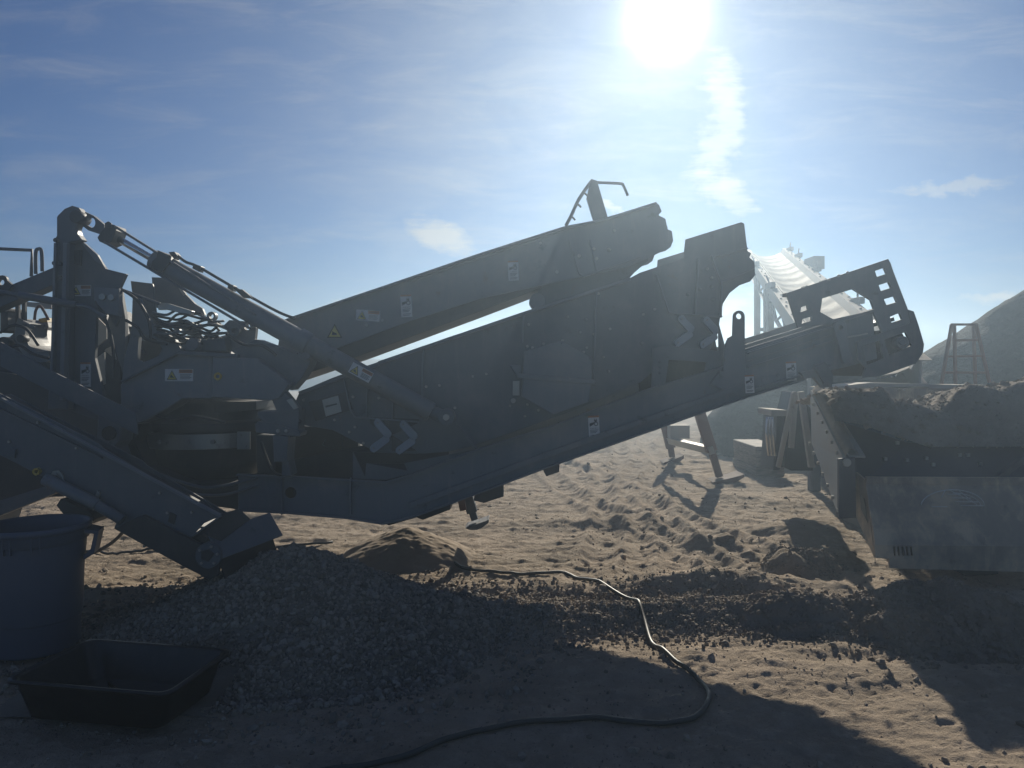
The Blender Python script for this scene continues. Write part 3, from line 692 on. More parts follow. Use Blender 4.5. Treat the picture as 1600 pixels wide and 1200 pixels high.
# mast body panel
mb = MB().mat(PAINT)
mb.ext([(105, 378), (118, 366), (124, 374), (133, 382), (148, 395), (165, 420), (197, 428), (187, 450), (186, 497), (180, 510), (168, 490), (150, 496), (148, 560), (160, 610), (160, 660), (105, 640)], YM + .10, .04)
mb.mat(PAINT2).ext([(126, 378), (132, 380), (152, 398), (163, 417), (148, 408)], YM + .06, .03)
mb.mat(DARK).ext([(113, 392), (126, 390), (125, 415), (110, 410)], YM + .07, .03)
mb.build('mast_panel', plant)
mb = MB().mat(PAINT2); mb.ext([(147, 448), (186, 451), (185, 494), (166, 490), (147, 470)], YM + .03, .06); mb.mat(STRAP).bolt(161, 464, YM + .03, .028, .02); mb.bolt(175, 465, YM + .03, .028, .02); mb.build('pivot_plate', plant)
# light steel panel behind mast, lit by the sun
mb = MB().mat(GALV); mb.ext([(150, 494), (166, 510), (166, 530), (149, 545)], YM + .5, .02); mb.ext([(165, 545), (176, 540), (181, 562), (163, 548)], YM + .6, .02); mb.ext([(147, 562), (163, 550), (164, 600), (148, 606)], YM + .45, .02); mb.build('bright_guard', plant)
# slanting A frame arm to the left
mb = MB().mat(PAINT); mb.ext([(-80, 484), (0, 457), (10, 448), (83, 418), (83, 445), (0, 480), (-80, 510)], YM + .15, .14); mb.build('side_arm', plant)
mb = MB().mat(DARK); mb.ext([(-30, 440), (0, 430)] + arc(3, 438, 8, 8, 120, 0, 6) + [(20, 446), (10, 458), (-30, 470)], YM + .12, .03, holes=[circ(2, 441, 4.5)]); mb.build('arm_lug', plant)
mb = MB().mat(PAINT)     # handrail
mb.tube([W(-60, 386, YM + .2), W(50, 391, YM + .2), W(49, 432, YM + .2)], .014, 8)
mb.tube(smooth_pts([W(x, y, YM + .2) for x, y in ((56, 428), (56, 395), (60, 389), (65, 393), (66, 424))], 5), .014, 8); mb.build('hand_rail', plant)
# hydraulic hose line / rod crossing the mast
mb = MB().mat(PAINT); mb.tube([W(-40, 448, YM - .08), W(32, 462, YM - .08)], .018, 10); mb.tube([W(30, 461, YM - .08), W(120, 477, YM - .08)], .030, 12)
mb.tube(smooth_pts([W(x, y, YM - .08) for x, y in ((120, 477), (130, 478), (142, 482), (152, 489), (165, 496))], 5), .018, 10); mb.build('tension_rod', plant)
# feed funnel sheets: two flared dark plates
mb = MB().mat(PAINT); mb.ext([(204, 439), (238, 443), (240, 448), (246, 512), (238, 515), (220, 485), (206, 455)], YM + .35, .02); mb.build('funnel_sheet', plant)
mb = MB().mat(PAINT); mb.ext([(237, 433), (262, 434), (277, 440), (290, 460), (305, 475), (316, 482), (320, 492), (300, 492), (240, 480)], YM + .55, .04); mb.mat(GALV).ext([(274, 440), (279, 446), (290, 459), (286, 462), (282, 456)], YM + .53, .01); mb.build('funnel_sheet', plant)
mb = MB().mat(PAINT2)    # curved support web with oval opening
mb.ext([(190, 600), (194, 560), (205, 520), (207, 465), (217, 463)] + [(221, 475), (228, 492), (240, 506), (258, 520), (274, 531), (284, 548), (240, 572)], YM + .2, .05,
       holes=[[(217, 525), (225, 522), (244, 530), (254, 545), (248, 556), (225, 566), (214, 562)]])
mb.build('curved_web', plant)
mb = MB().mat(PAINT); mb.ext([(184, 448), (188, 450), (196, 500), (194, 590), (184, 560), (168, 500)], YM + .28, .05); mb.build('brace', plant)
mb = MB().mat(PAINT); mb.tube([W(183, 450, YM + .1), W(250, 475, YM + .1)], .013, 8); mb.mat(STRAP).ext([(246, 472), (262, 474), (300, 486), (297, 494), (260, 483), (247, 484)], YM + .15, .06); mb.build('actuator', plant)
# dark machinery (engine, crusher top) filling the depth behind
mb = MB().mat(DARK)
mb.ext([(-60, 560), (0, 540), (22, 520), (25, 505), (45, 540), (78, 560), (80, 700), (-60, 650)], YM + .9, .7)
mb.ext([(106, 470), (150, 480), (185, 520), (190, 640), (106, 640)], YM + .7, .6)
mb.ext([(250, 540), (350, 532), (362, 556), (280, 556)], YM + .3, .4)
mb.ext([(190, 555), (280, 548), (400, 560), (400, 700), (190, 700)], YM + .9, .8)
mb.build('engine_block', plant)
MB().mat(DARK).ext([(-80, 570), (60, 590), (200, 640), (240, 740), (-80, 700)], YM + .55, .04).build('gap_blackout', plant)  # dark fill added to black out the bright gap beside the belt skirt
# left: curved hood, sunlit
mb = MB().mat(PAINT2)
ring = arc(65, 520, 42, 46, 150, 290, 12); inner = arc(65, 520, 26, 30, 290, 150, 12)
mb.ext(ring + inner, YM + .45, .3); mb.build('belt_guard', plant)
mb = MB().mat(STRAP); mb.ext([(58, 505), (74, 503), (76, 512), (60, 515)], YM + .7, .2); mb.mat(YEL).ext([(60, 498), (72, 496), (74, 503), (60, 505)], YM + .7, .2); mb.build('filler_cap', plant)
mb = MB().mat(RUST); mb.tube(smooth_pts([W(x, y, YM + .6) for x, y in ((54, 500), (56, 485), (62, 478), (68, 485), (76, 500))], 4), .012, 8); mb.build('lifting_strap', plant)
mb = MB().mat(GALV)
mb.ext([(30, 471), (80, 474), (80, 482), (34, 478)], YM + .9, .3); mb.build('top_cover', plant)
mb = MB().mat(DARK); mb.ext([(0, 482), (12, 481), (12, 516), (0, 520)], YM + .5, .2)
for x in (28, 38): mb.bar(W(x, 472, YM + .5), W(x, 505, YM + .5), .03, .03)
mb.mat(GALV).ext([(2, 481), (15, 482), (14, 486), (1, 486)], YM + .48, .2); mb.build('exhaust_box', plant)
# hose tangle
rr = random.Random(3)
for k in range(15):
    y0 = 488 + k * 2.6; pts = [W(240 + rr.uniform(-4, 6), y0 + rr.uniform(-4, 4), YM + .22)]
    for x in (262, 285, 308, 330): pts.append(W(x + rr.uniform(-6, 6), y0 + rr.uniform(-7, 11) + (x - 262) * .08, YM + .12 + rr.uniform(-.08, .15)))
    pts.append(W(345 + rr.uniform(-8, 12), 505 + k * 1.6 + rr.uniform(-5, 5), YM + .25))
    mb = MB().mat(RUBBER if k % 3 else PAINT2); mb.tube(smooth_pts(pts, 6), .011, 8); mb.build('hydraulic_hose', plant)
mb = MB().mat(PAINT); mb.cyl(300, 538, YM + .05, YM + .3, .05); mb.ext([(282, 540), (310, 532), (350, 528), (354, 548), (290, 548)], YM + .15, .2); mb.build('valve_block', plant)
mb = MB().mat(PAINT2)
for cx, cy, r in ((366, 517, 8), (330, 494, 7), (389, 507, 7)):
    mb.ext(circ(cx, cy, r), YM + .2, .05, holes=[circ(cx, cy, r * .55, 12)])
mb.ext([(350, 508), (358, 500), (395, 503), (400, 512), (398, 530), (420, 540), (350, 548), (356, 520)], YM + .28, .06, holes=[circ(386, 511, 5, 10)])
mb.build('lug_plate', plant)

rr = random.Random(11)      # fittings, brackets and small cylinders packed around the crusher top
for k in range(26):
    x, y = (rr.uniform(205, 350), rr.uniform(500, 552)) if k < 17 else (rr.uniform(2, 78), rr.uniform(500, 560))
    Y_ = YM + rr.uniform(.35, .9); mb = MB().mat(rr.choice([DARK, PAINT, PAINT2, STRAP])); t_ = k % 3
    if t_ == 0: mb.tube([W(x, y, Y_), W(x + rr.uniform(8, 26), y + rr.uniform(-12, 10), Y_)], rr.uniform(.014, .035), 10)
    elif t_ == 1: mb.ext([(x, y), (x + rr.uniform(8, 20), y - rr.uniform(0, 6)), (x + rr.uniform(8, 20), y + rr.uniform(7, 14)), (x + 2, y + rr.uniform(8, 14))], Y_, .05)
    else: mb.cyl(x, y, Y_, Y_ + .08, rr.uniform(.03, .06), 14)
    mb.build('fitting', plant)
MB().mat(DARK).ext([(186, 505), (235, 520), (345, 528), (352, 560), (186, 600)], YM + 1.0, .1).build('rear_cowl', plant)
for pts_ in (((190, 452), (215, 470), (232, 500), (236, 530)), ((196, 500), (215, 512), (228, 530), (262, 538)), ((150, 470), (165, 500), (176, 540), (178, 590)), ((0, 520), (20, 508), (42, 515), (60, 540)), ((8, 548), (30, 540), (50, 552), (76, 560)), ((352, 520), (380, 538), (410, 540), (432, 556)), ((410, 600), (430, 625), (452, 640), (470, 660)), ((230, 640), (262, 655), (300, 650), (352, 660)), ((408, 690), (416, 715), (428, 738), (440, 742))):
    MB().mat(RUBBER).tube(smooth_pts([W(x, y, YM + .04) for x, y in pts_], 6), .012, 8).build('hydraulic_hose', plant)
# --- centre housing
YB = 5.92
mb = MB().mat(PAINT2)
mb.ext([(188, 601), (192, 596), (280, 552), (332, 554), (334, 620), (330, 623), (285, 623), (265, 636), (222, 660), (190, 663), (185, 690), (178, 700), (182, 712), (183, 740), (198, 752), (160, 752), (150, 700), (153, 640), (157, 634), (188, 634)], YB, .25)
hz_ = mb.build('bearing_housing', plant, bevel=.008)
mb = MB().mat(DARK); mb.ext(circ(170, 677, 11), YB - .012, .012); mb.build('access_cap', hz_); mb = MB().mat(STRAP).cyl(164, 700, YB - .03, YB, .022, 12); mb.tube([W(160, 702, YB - .03), W(171, 696, YB - .03)], .006, 6); mb.build('locking_pin', hz_)
mb = MB().mat(PAINT); mb.bar(W(192, 596, YB - .02), W(280, 551, YB - .02), .016, .06); mb.bar(W(280, 551, YB - .02), W(373, 556, YB - .02), .03, .06); mb.build('housing_flange', hz_)
mb = MB().mat(PAINT2); mb.ext([(332, 557), (400, 560), (440, 590), (452, 600), (437, 622), (420, 626), (330, 621)], YB - .04, .12); pl = mb.build('front_cover', plant, bevel=.008)
mb = MB().mat(YEL); mb.ext(circ(340, 588, 6), YB - .052, .010, holes=[circ(340, 588, 3, 10)]); mb.build('grease_ring', pl)
decal(280, 586, 44, 19, YB, hz_, 'H'); decal(127, 454, 31, 17, YM + .1, plant, 'H', at=YM + .1); decal(134, 585, 16, 38, YM + .1, plant, 'V')
# big bracket at right of housing
mb = MB().mat(PAINT); mb.ext([(360, 548), (400, 530), (440, 545), (470, 555), (488, 545), (484, 568), (472, 590), (455, 610), (420, 590), (380, 562)], YB + .1, .2); mb.cyl(476, 553, YB + .05, YB + .3, .05)
mb.build('pivot_bracket', plant)
mb = MB().mat(PAINT); mb.ext([(402, 570), (408, 568), (467, 638), (466, 644), (433, 644)], YB - .02, .10)
mb.mat(STRAP).ext([(447, 625), (456, 622), (466, 637), (459, 640)], YB - .03, .02); mb.build('diagonal_brace', plant)
mb = MB().mat(PAINT); mb.ext([(432, 642), (468, 640), (466, 672), (470, 680), (452, 684), (450, 720), (455, 744), (440, 744), (440, 722), (428, 722), (430, 680), (402, 650), (402, 643)], YB + .0, .18); br = mb.build('upright_bracket', plant, bevel=.006)
mb = MB().mat(YEL); mb.ext(circ(439, 699, 6), YB - .012, .010, holes=[circ(439, 699, 2.6, 10)]); mb.build('grease_ring', br)
mb = MB().mat(PAINT); mb.ext([(398, 663), (404, 658), (430, 662), (470, 676), (468, 682), (400, 676)], YB - .03, .2)
for x in (435, 448): mb.mat(STRAP).bolt(x, 673, YB - .03, .016, .02)
mb.mat(PAINT).ext([(426, 680), (450, 682), (448, 720), (428, 722)], YB - .06, .05); mb.build('bolted_plate', plant)
# crusher bowl and strap
cx_, cz_ = W(318, 700, 6.6).x, 0
mb = MB().mat(DARK); zc = W(318, 690, 6.6).z
mb.lathe((cx_, 6.75, zc), [(r_ * .9, z_ * .9) for r_, z_ in [(.0, .42), (.50, .42), (.53, .38), (.53, .22), (.58, .20), (.58, .12), (.55, .10), (.55, -.18), (.52, -.22), (.45, -.36), (.0, -.42)]], 48)
bowl = mb.build('crusher_bowl', plant)
mb = MB().mat(STRAP); n_ = 20; vs = []
def Sp(a, z, r): return Vector((cx_ + r * .9 * math.sin(a), 6.75 - r * .9 * math.cos(a), z))
zt, zb = W(318, 679, 6.2).z, W(318, 703, 6.2).z
mb2 = []
for i in range(n_ + 1):
    a = R(-47 + 94 * i / n_); vs += [Sp(a, zb, .60), Sp(a, zt, .60), Sp(a, zt, .612), Sp(a, zb, .612)]
fs = []
for i in range(n_):
    for k in range(4): fs.append((i * 4 + k, i * 4 + (k + 1) % 4, i * 4 + 4 + (k + 1) % 4, i * 4 + 4 + k))
mb.add(vs, fs); mb.build('steel_strap', bowl)
for s_ in (-1, 1):
    mb = MB().mat(STRAP); a = R(47 * s_); p = Sp(a, (zt + zb) / 2, .60); mb.box((p.x + .045 * s_, p.y - .03, p.z), (.11, .02, .15)); 
    for dx, dz in ((.02, .045), (.07, -.045)): mb.box((p.x + dx * s_, p.y - .046, p.z + dz), (.026, .014, .026))
    mb.build('strap_clamp', bowl)
for a in (-22, 4, 24):
    p = Sp(R(a), (zt + zb) / 2, .62); MB().mat(STRAP).tube([p + Vector((0, .03, 0)), p + Vector((0, -.02, 0))], .018, 10).build('strap_bolt', bowl)
mb = MB().mat(DARK); 
mb.ext([(178, 690), (185, 664), (222, 662), (210, 690), (230, 730), (290, 755), (350, 757), (410, 742), (412, 760), (372, 797), (300, 780), (230, 765), (190, 740)], YB + .22, .5); mb.build('lower_shroud', plant)
mb = MB().mat(PAINT)
mb.tube(smooth_pts([W(x, y, YB + .15) for x, y in ((196, 728), (240, 738), (280, 752), (320, 762), (360, 757), (402, 746))], 5), .014, 8)
mb.build('rubber_lip', plant); mb = MB().mat(PAINT)
mb.tube(smooth_pts([W(x, y, YB + .15) for x, y in ((250, 766), (300, 772), (350, 773), (404, 758))], 5), .012, 8); mb.build('rubber_lip', plant)
mb = MB().mat(DARK); mb.ext([(190, 640), (240, 640), (285, 625), (400, 628), (400, 640), (190, 660)], YB + .4, .9); mb.build('feed_ring', plant)
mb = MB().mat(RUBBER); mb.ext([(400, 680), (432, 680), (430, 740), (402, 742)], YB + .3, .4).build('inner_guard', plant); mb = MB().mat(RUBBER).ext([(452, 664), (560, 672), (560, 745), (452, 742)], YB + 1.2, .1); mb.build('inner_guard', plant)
mb = MB().mat(PAINT)  # slack dangling wire & hooks
mb.tube([W(509, 686, YB + .9), W(504, 695, YB + .9), W(512, 699, YB + .9)], .006, 6); mb.tube([W(536, 682, YB + .9), W(534, 706, YB + .9)], .006, 6); mb.build('hanging_hook', plant)

# --- right-hand tail conveyor with head frame
YT, YTF = 6.08, 6.98
mb = MB().mat(PAINT)     # conveyor body
a, b = W(1150, 570, YT), W(1400, 498, YT); 
for Y in (YTF, YT + .012):
    mb = MB().mat(PAINT2); mb.ext([(1165, 549), (1300, 508), (1364, 487), (1372, 560), (1330, 572), (1256, 588), (1166, 612)], Y, .02, at=YT)
    tail = mb.build('tail_side_plate', plant)
mb = MB().mat(RUBBER); a.y = b.y = (YT + YTF) / 2; mb.bar(a, b, .03, YTF - YT - .05); mb.build('tail_belt', tail)
mb = MB().mat(PAINT2)
for d0, t, dp in ((0, .014, .05), (12, .006, .02), (22, .010, .03), (60, .016, .05)):
    mb.bar(W(1168, 552 + d0, YT), W(1300, 511 + d0, YT), t, dp)
mb.build('side_channel', tail)
mb = MB().mat(PAINT2)
for Y in (YT - .02,):
    mb = MB().mat(PAINT2)
    mb.ext([(1228, 458), (1386, 405), (1390, 412), (1394, 424), (1417, 484), (1425, 512), (1378, 522), (1362, 487), (1300, 506), (1245, 512)], Y, .03,
       holes=[[(1283, 467), (1331, 452), (1359, 469), (1364, 483), (1345, 489), (1300, 499), (1280, 488)],
              [(1250, 480), (1260, 477), (1261, 484), (1249, 488)], [(1252, 499), (1267, 495), (1267, 501), (1251, 506)],
              [(1365, 424), (1380, 419), (1384, 428), (1368, 433)], [(1371, 446), (1387, 441), (1391, 450), (1374, 455)],
              [(1379, 468), (1396, 463), (1400, 472), (1383, 477)], [(1388, 495), (1404, 489), (1408, 499), (1391, 505)]], at=YT)
    hf = mb.build('head_frame', plant, bevel=.004)
mb = MB().mat(PAINT)
for x, y in ((1232, 456), (1262, 445), (1290, 436), (1322, 426), (1344, 419), (1386, 406)): MB().mat(PAINT).bar(W(x, y + 4, YT), W(x, y + 4, YT) + Vector((0, .10, 0)), .03, .03, up=(0, 0, 1)).build('frame_spacer', hf)
for x, y in ((1295, 437), (1310, 431), (1324, 426)): MB().mat(STRAP).bolt(x, y, YT - .02, .012).build('frame_bolt', hf)
mb = MB().mat(PAINT)      # lower box
for Y in (YTF + .05, YT - .03):
    mb = MB().mat(PAINT)
    mb.ext([(1336, 534), (1420, 505), (1416, 484), (1425, 487), (1433, 510), (1441, 538), (1439, 552), (1428, 568), (1372, 588), (1344, 590), (1350, 575), (1338, 562)], Y, .025,
       holes=[[(1344, 542), (1372, 532), (1378, 560), (1352, 570)], [(1379, 531), (1412, 519), (1421, 540), (1386, 556)]] if Y == YT - .03 else [], at=YT)
    lb = mb.build('head_box', plant)
mb = MB().mat(DARK); mb.ext([(1352, 560), (1420, 535), (1440, 540), (1430, 566), (1372, 586), (1350, 588)], YT + .05, .8, at=YT); mb.build('box_floor', lb)
mb = MB().mat(RUBBER); mb.cyl(1398, 533, YT + .03, YTF, .10, 26, at=YT); mb.build('head_drum', lb)
mb = MB().mat(PAINT2); mb.cyl(1411, 535, YT - .05, YT + .05, .05, 20); mb.cyl(1411, 535, YT - .07, YT - .05, .025, 14); mb.build('drum_motor', lb)
mb = MB().mat(PAINT2); mb.ext([(1303, 512), (1306, 504)] + arc(1313, 508, 9, 9, 150, 10, 5) + [(1326, 540), (1334, 568), (1318, 568), (1308, 530)], YT - .05, .04, holes=[circ(1313, 512, 4, 10)]); mb.build('hanger_plate', tail)
mb = MB().mat(STRAP); mb.bar(W(1323, 527, YT - .01), W(1355, 521, YT - .01), .014, .03); mb.build('adjuster', tail)
mb = MB().mat(PAINT)
mb.ext([(1250, 582), (1272, 578), (1275, 570), (1290, 566), (1302, 585), (1300, 605), (1285, 606), (1272, 590), (1258, 592)], YT - .06, .05)
mb.ext([(1274, 575), (1282, 573), (1296, 598), (1288, 600)], YT - .09, .03); mb.build('scraper_bracket', tail)
for px, py, w_, h_, k_, Y_ in ((575, 493, 37, 17, 'H', YC), (635, 478, 17, 35, 'V', YC), (802, 423, 16, 31, 'V', YC), (523, 517, 24, 22, 'T', YC), (928, 667, 17, 35, 'V', YN), (1171, 600, 14, 28, 'V', YN - .062), (1236, 580, 16, 30, 'V', YN - .015)):
    decal(px, py, w_, h_, Y_ - .001, plant, k_, rot=3 if k_ == 'V' else -4 if k_ == 'H' else 0, at=Y_)

# --- support jacks
def jack(pts, Y, foot, m, r=.035):
    mb = MB().mat(m); mb.bar(W(*pts[0], Y), W(*pts[1], Y), .10, .10); o = mb.build('support_leg', plant)
    mb = MB().mat(m); mb.bar(W(*pts[1], Y), W(*pts[2], Y), .065, .065); mb.build('leg_tube', o)
    x, y, w_ = foot; mb = MB().mat(m)
    mb.ext([(x - w_, y + 3), (x - w_ * .8, y + 1), (x, y - 3), (x + w_ * .8, y - 8), (x + w_, y - 10), (x + w_, y - 5), (x + w_ * .5, y + 2), (x, y + 6), (x - w_ * .6, y + 6)], Y - .12, .24, at=Y); mb.build('foot_pad', o)
jack([(729, 770), (738, 800), (742, 812)], 7.3, (746, 818, 18), PAINT)
tre = thing('steel_trestle', (3.3, 12.3, 0), 'faded reddish steel trestle with skid feet standing behind the sloping chassis', 'trestle')
def tleg(pts, foot):
    x, y, w_ = foot; q = G(x, y + 5); Y = q.y
    o = MB().mat(RUST).bar(W(*pts[0], Y), W(*pts[1], Y), .16, .14).build('leg', tre)
    MB().mat(RUST).bar(W(*pts[1], Y), W(*pts[2], Y), .10, .10).build('leg_tube', o)
    MB().mat(RUST).ext([(x - w_, y + 3), (x - w_ * .8, y + 1), (x, y - 3), (x + w_ * .8, y - 8), (x + w_, y - 10), (x + w_, y - 5), (x + w_ * .5, y + 2), (x, y + 6), (x - w_ * .6, y + 6)], Y - .2, .4, at=Y).build('foot_pad', o); return Y
Ya = tleg([(1082, 610), (1112, 705), (1124, 745)], (1133, 748, 24)); Yb = tleg([(1030, 625), (1048, 700), (1050, 714)], (1049, 719, 16))
MB().mat(STRAP).bar(W(1046, 688, Yb - .1), W(1112, 704, Ya - .1), .12, .08).build('cross_brace', tre)
MB().mat(RUST).bar(W(1030, 628, Yb), W(1084, 615, Ya), .14, .14).build('top_bar', tre)
mb = MB().mat(GALV); mb.box(W(1060, 674, Yb - .3), (.35, .3, .24)); mb.build('end_block', tre)
mb = MB().mat(RUST); mb.bar(W(720, 778, 7.0), W(724, 797, 7.0), .06, .06); mb.build('leg_stub', plant)
# crawler track (mostly out of view at left, carries the machine)
mb = MB().mat(DARK)
for Y in (6.45, 7.7):
    L = [( -8.6, .36)] + [(-8.6 + .36 * math.cos(R(a)), .36 + .36 * math.sin(R(a))) for a in range(90, 271, 20)] + [(-5.6 + .36 * math.cos(R(a)), .36 + .36 * math.sin(R(a))) for a in range(-90, 91, 20)]
    mb.prism([[Vector((x, Y, z + .02)) for x, z in L[1:]]], (0, .4, 0))
mb.build('crawler_track', plant)
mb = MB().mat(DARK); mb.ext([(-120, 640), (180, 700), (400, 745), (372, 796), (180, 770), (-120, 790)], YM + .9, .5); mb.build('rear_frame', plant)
mb = MB().mat(PAINT); mb.ext([(-60, 803), (0, 782), (84, 756), (90, 762), (86, 771), (0, 806), (-60, 828)], YM + .5, .1); mb.build('lower_brace', plant)

# --- low discharge conveyor at left (belongs to the plant)
YL, YLF = 4.98, 5.58
slp = [(-80, 575), (0, 615), (152, 692), (160, 700), (196, 722), (300, 783), (345, 806), (318, 818), (300, 838), (290, 850), (285, 884), (240, 860), (178, 826), (186, 806), (67, 745), (10, 716), (-80, 675)]
for Y in (YLF, YL):
    mb = MB().mat(PAINT); mb.ext(slp if Y == YL else [(x, min(y + 45, 880) if k < 8 else y) for k, (x, y) in enumerate(slp)], Y, .015, at=YL)
    if Y == YL:
        mb.mat(PAINT2).bar(W(-80, 578, YL - .02), W(345, 806, YL - .02), .014, .04)
        mb.mat(PAINT).bar(W(-80, 600, YL - .01), W(160, 716, YL - .01), .010, .02)
        for x, y in ((233, 836), (262, 801), (15, 690), (120, 700), (226, 853), (60, 660), (250, 770), (300, 800)): mb.mat(STRAP).bolt(x, y, YL, .010)
        mb.mat(PAINT).ext([(10, 712), (16, 700), (24, 702), (22, 716)], YL - .02, .02); mb.bar(W(222, 805, YL - .008), W(345, 868, YL - .008), .008, .016)
        mb.mat(INK).ext([(266, 800), (276, 805), (272, 820), (262, 815)], YL - .003, .003)
    mb.build('low_conveyor_side', plant)
mb = MB().mat(PAINT); mb.ext([(-80, 530), (0, 576), (153, 652), (156, 690), (0, 612), (-80, 572)], YLF - .1, .02, at=YL); mb.build('belt_skirt', plant)
mb = MB().mat(RUBBER); a, b = W(-80, 625, YL), W(320, 848, YL); a.y = b.y = (YL + YLF) / 2; mb.bar(a, b, .05, YLF - YL - .04); mb.build('discharge_belt', plant)
mb = MB().mat(DARK); mb.ext([(178, 826), (222, 805), (345, 868), (340, 900), (325, 905), (285, 884), (240, 860)], YL - .045, .04); endp = mb.build('end_plate', plant)
mb = MB().mat(PAINT); mb.ext(circ(325, 868, 20, 26), YL - .075, .03); mb.mat(STRAP)
for a in (50, 130, 215, 290, 350): mb.bolt(325 + 15 * math.cos(R(a)), 868 + 15 * math.sin(R(a)), YL - .075, .010)
mb.mat(DARK).ext([(314, 862), (326, 858), (334, 866), (325, 878), (314, 874)], YL - .085, .012); mb.build('bearing_cap', endp)
mb = MB().mat(PAINT)       # hood over the end drum: two tilted sheets
def sheet(p4, th=.012):
    q = [Vector(p) for p in p4]; nrm = (q[1] - q[0]).cross(q[2] - q[0]).normalized() * th; mb.prism([q], nrm)
mb.mat(DARK).ext([(200, 722), (352, 812), (372, 800), (352, 790), (290, 760), (225, 722)], YL + .12, .03, at=YL + .1)
mb = MB().mat(PAINT2)
q0, q1, q2, q3 = W(322, 834, YL - .02), W(345, 874, YL - .02), W(345, 874, YL - .02) + Vector((.22, YLF - YL, .02)), W(322, 834, YL - .02) + Vector((.22, YLF - YL, .02))
sheet([q0, q1, q2, q3]); 
mb.mat(DARK).ext([(298, 840), (345, 804), (372, 795), (390, 812), (345, 846), (318, 834)], YL - .032, .02)
mb.mat(PAINT).bar(W(300, 838, YL - .04), W(346, 806, YL - .04), .012, .02)
mb.build('end_hood', plant)
MB().mat(RUBBER).cyl(325, 868, YL - .04, YLF, .09, 26, at=YL).build('end_drum', plant)
mb = MB().mat(RUBBER); sheet([W(340, 872, YL), W(350, 905, YL), W(352, 905, YL) + Vector((.15, YLF - YL, .02)), W(342, 872, YL) + Vector((.15, YLF - YL, .02))]); mb.build('rubber_flap', plant)
mb = MB().mat(PAINT2)      # hydraulic ram along the belt side
mb.tube([W(70, 748, YL - .06), W(152, 789, YL - .06)], .040, 16); lr = mb.build('lower_ram', plant)
mb = MB().mat(PAINT); mb.tube([W(150, 788, YL - .06), W(192, 813, YL - .06)], .034, 16); mb.build('ram_sleeve', lr)
mb = MB().mat(STRAP); mb.ext([(78, 744), (82, 736), (92, 735), (96, 740), (100, 752), (148, 776), (152, 766), (156, 772), (150, 788), (70, 750)], YL - .02, .02); mb.bolt(88, 741, YL - .02, .012); mb.build('ram_saddle', lr)
mb = MB().mat(YEL); mb.ext(circ(56, 737, 5.5, 14), YL - .03, .03, holes=[circ(56, 737, 2.6, 10)]); mb.build('grease_ring', lr)
mb = MB().mat(DARK); mb.ext([(88, 790), (95, 779), (140, 800), (148, 812), (135, 822), (100, 805)], YL + .5, .3); mb.build('tow_hitch', plant)

# ================================================================== stacking conveyor + hopper at right
st = thing('stacking_conveyor', (4.6, 10, 0), 'dusty pale stacking conveyor climbing away behind the grey machine from a wide feed hopper', 'conveyor')
A0 = Vector((4.35, 8.6, 1.50)); B0 = Vector((7.95, 23.6, 5.32)); A0 = A0.lerp(B0, .06)
ax = (B0 - A0).normalized(); sx_ = ax.cross(Vector((0, 0, 1))).normalized(); nz_ = sx_.cross(ax)
def S(t, s_, h): return A0.lerp(B0, t) + sx_ * s_ + nz_ * h
def beltm():
    m, n_, b = material('dusty_belt', .8)
    tcx = n_.n('ShaderNodeNewGeometry').outputs['Position']
    wv = n_.n('ShaderNodeTexWave', inp={'Vector': tcx, 'Scale': .35, 'Distortion': 2.5, 'Detail': 3.0}); wv.bands_direction = 'Y'
    a = n_.noise(tcx, 5, 6, .6); n_.L.new(n_.mix(ss(n_, a, .35, .7), (.16, .13, .095, 1), (.24, .20, .145, 1)), b.inputs['Base Color'])
    bump(n_, b, n_.m('ADD', n_.m('MULTIPLY', wv.outputs['Fac'], 1.0), n_.m('MULTIPLY', a, .3)), .35, .05); return m
BELT = beltm()
hw = .40
mb = MB().mat(BELT); n_ = 60; vs = []; prof = [(-hw, .08), (-.25, .01), (-.1, -.02), (.1, -.02), (.25, .01), (hw, .08)]
for i in range(n_ + 1):
    t = i / n_
    for s_, h in prof: vs.append(S(t, s_, h))
for i in range(n_ + 1):
    t = i / n_
    for s_, h in prof: vs.append(S(t, s_, h - .02))
k = len(prof); off = (n_ + 1) * k
fs = [(i * k + j, i * k + j + 1, (i + 1) * k + j + 1, (i + 1) * k + j) for i in range(n_) for j in range(k - 1)]
fs += [(off + a_, off + b_, off + c_, off + d_) for d_, c_, b_, a_ in fs]
mb.add(vs, fs, True); mb.build('belt', st)
for s_ in (-1, 1):
    mb = MB().mat(GALV)
    mb.bar(S(0, s_ * .52, -.05), S(1.02, s_ * .52, -.05), .03, .45, up=nz_)
    mb.bar(S(0, s_ * .57, .17), S(1.02, s_ * .57, .17), .15, .012, up=nz_)
    for q in range(34):
        t = .02 + q * .029; p = S(t, s_ * (.55 + .05 * (q % 2)), .185); mb.box(p, (.03, .05, .02))
    mb.build('side_rail', st)
    mb = MB().mat(GALV); mb.bar(S(0, s_ * .45, .12), S(1, s_ * .45, .12), .02, .16, up=nz_ + sx_ * s_ * .5); mb.build('skirt_board', st)
for t, s_ in ((.30, 1), (.62, 1), (.84, 1), (.97, 1), (.45, -1), (.72, -1)):
    mb = MB().mat(PAINT); p = S(t, s_ * .64, .2); mb.box(p, (.10, .35, .12)); mb.tube([p, p + Vector((.05 * s_, .1, .22))], .02, 6); mb.build('idler_bracket', st)
mb = MB().mat(PAINT); mb.box(S(.70, .76, .2), (.28, .6, .32)); mb.build('drive_motor', st)
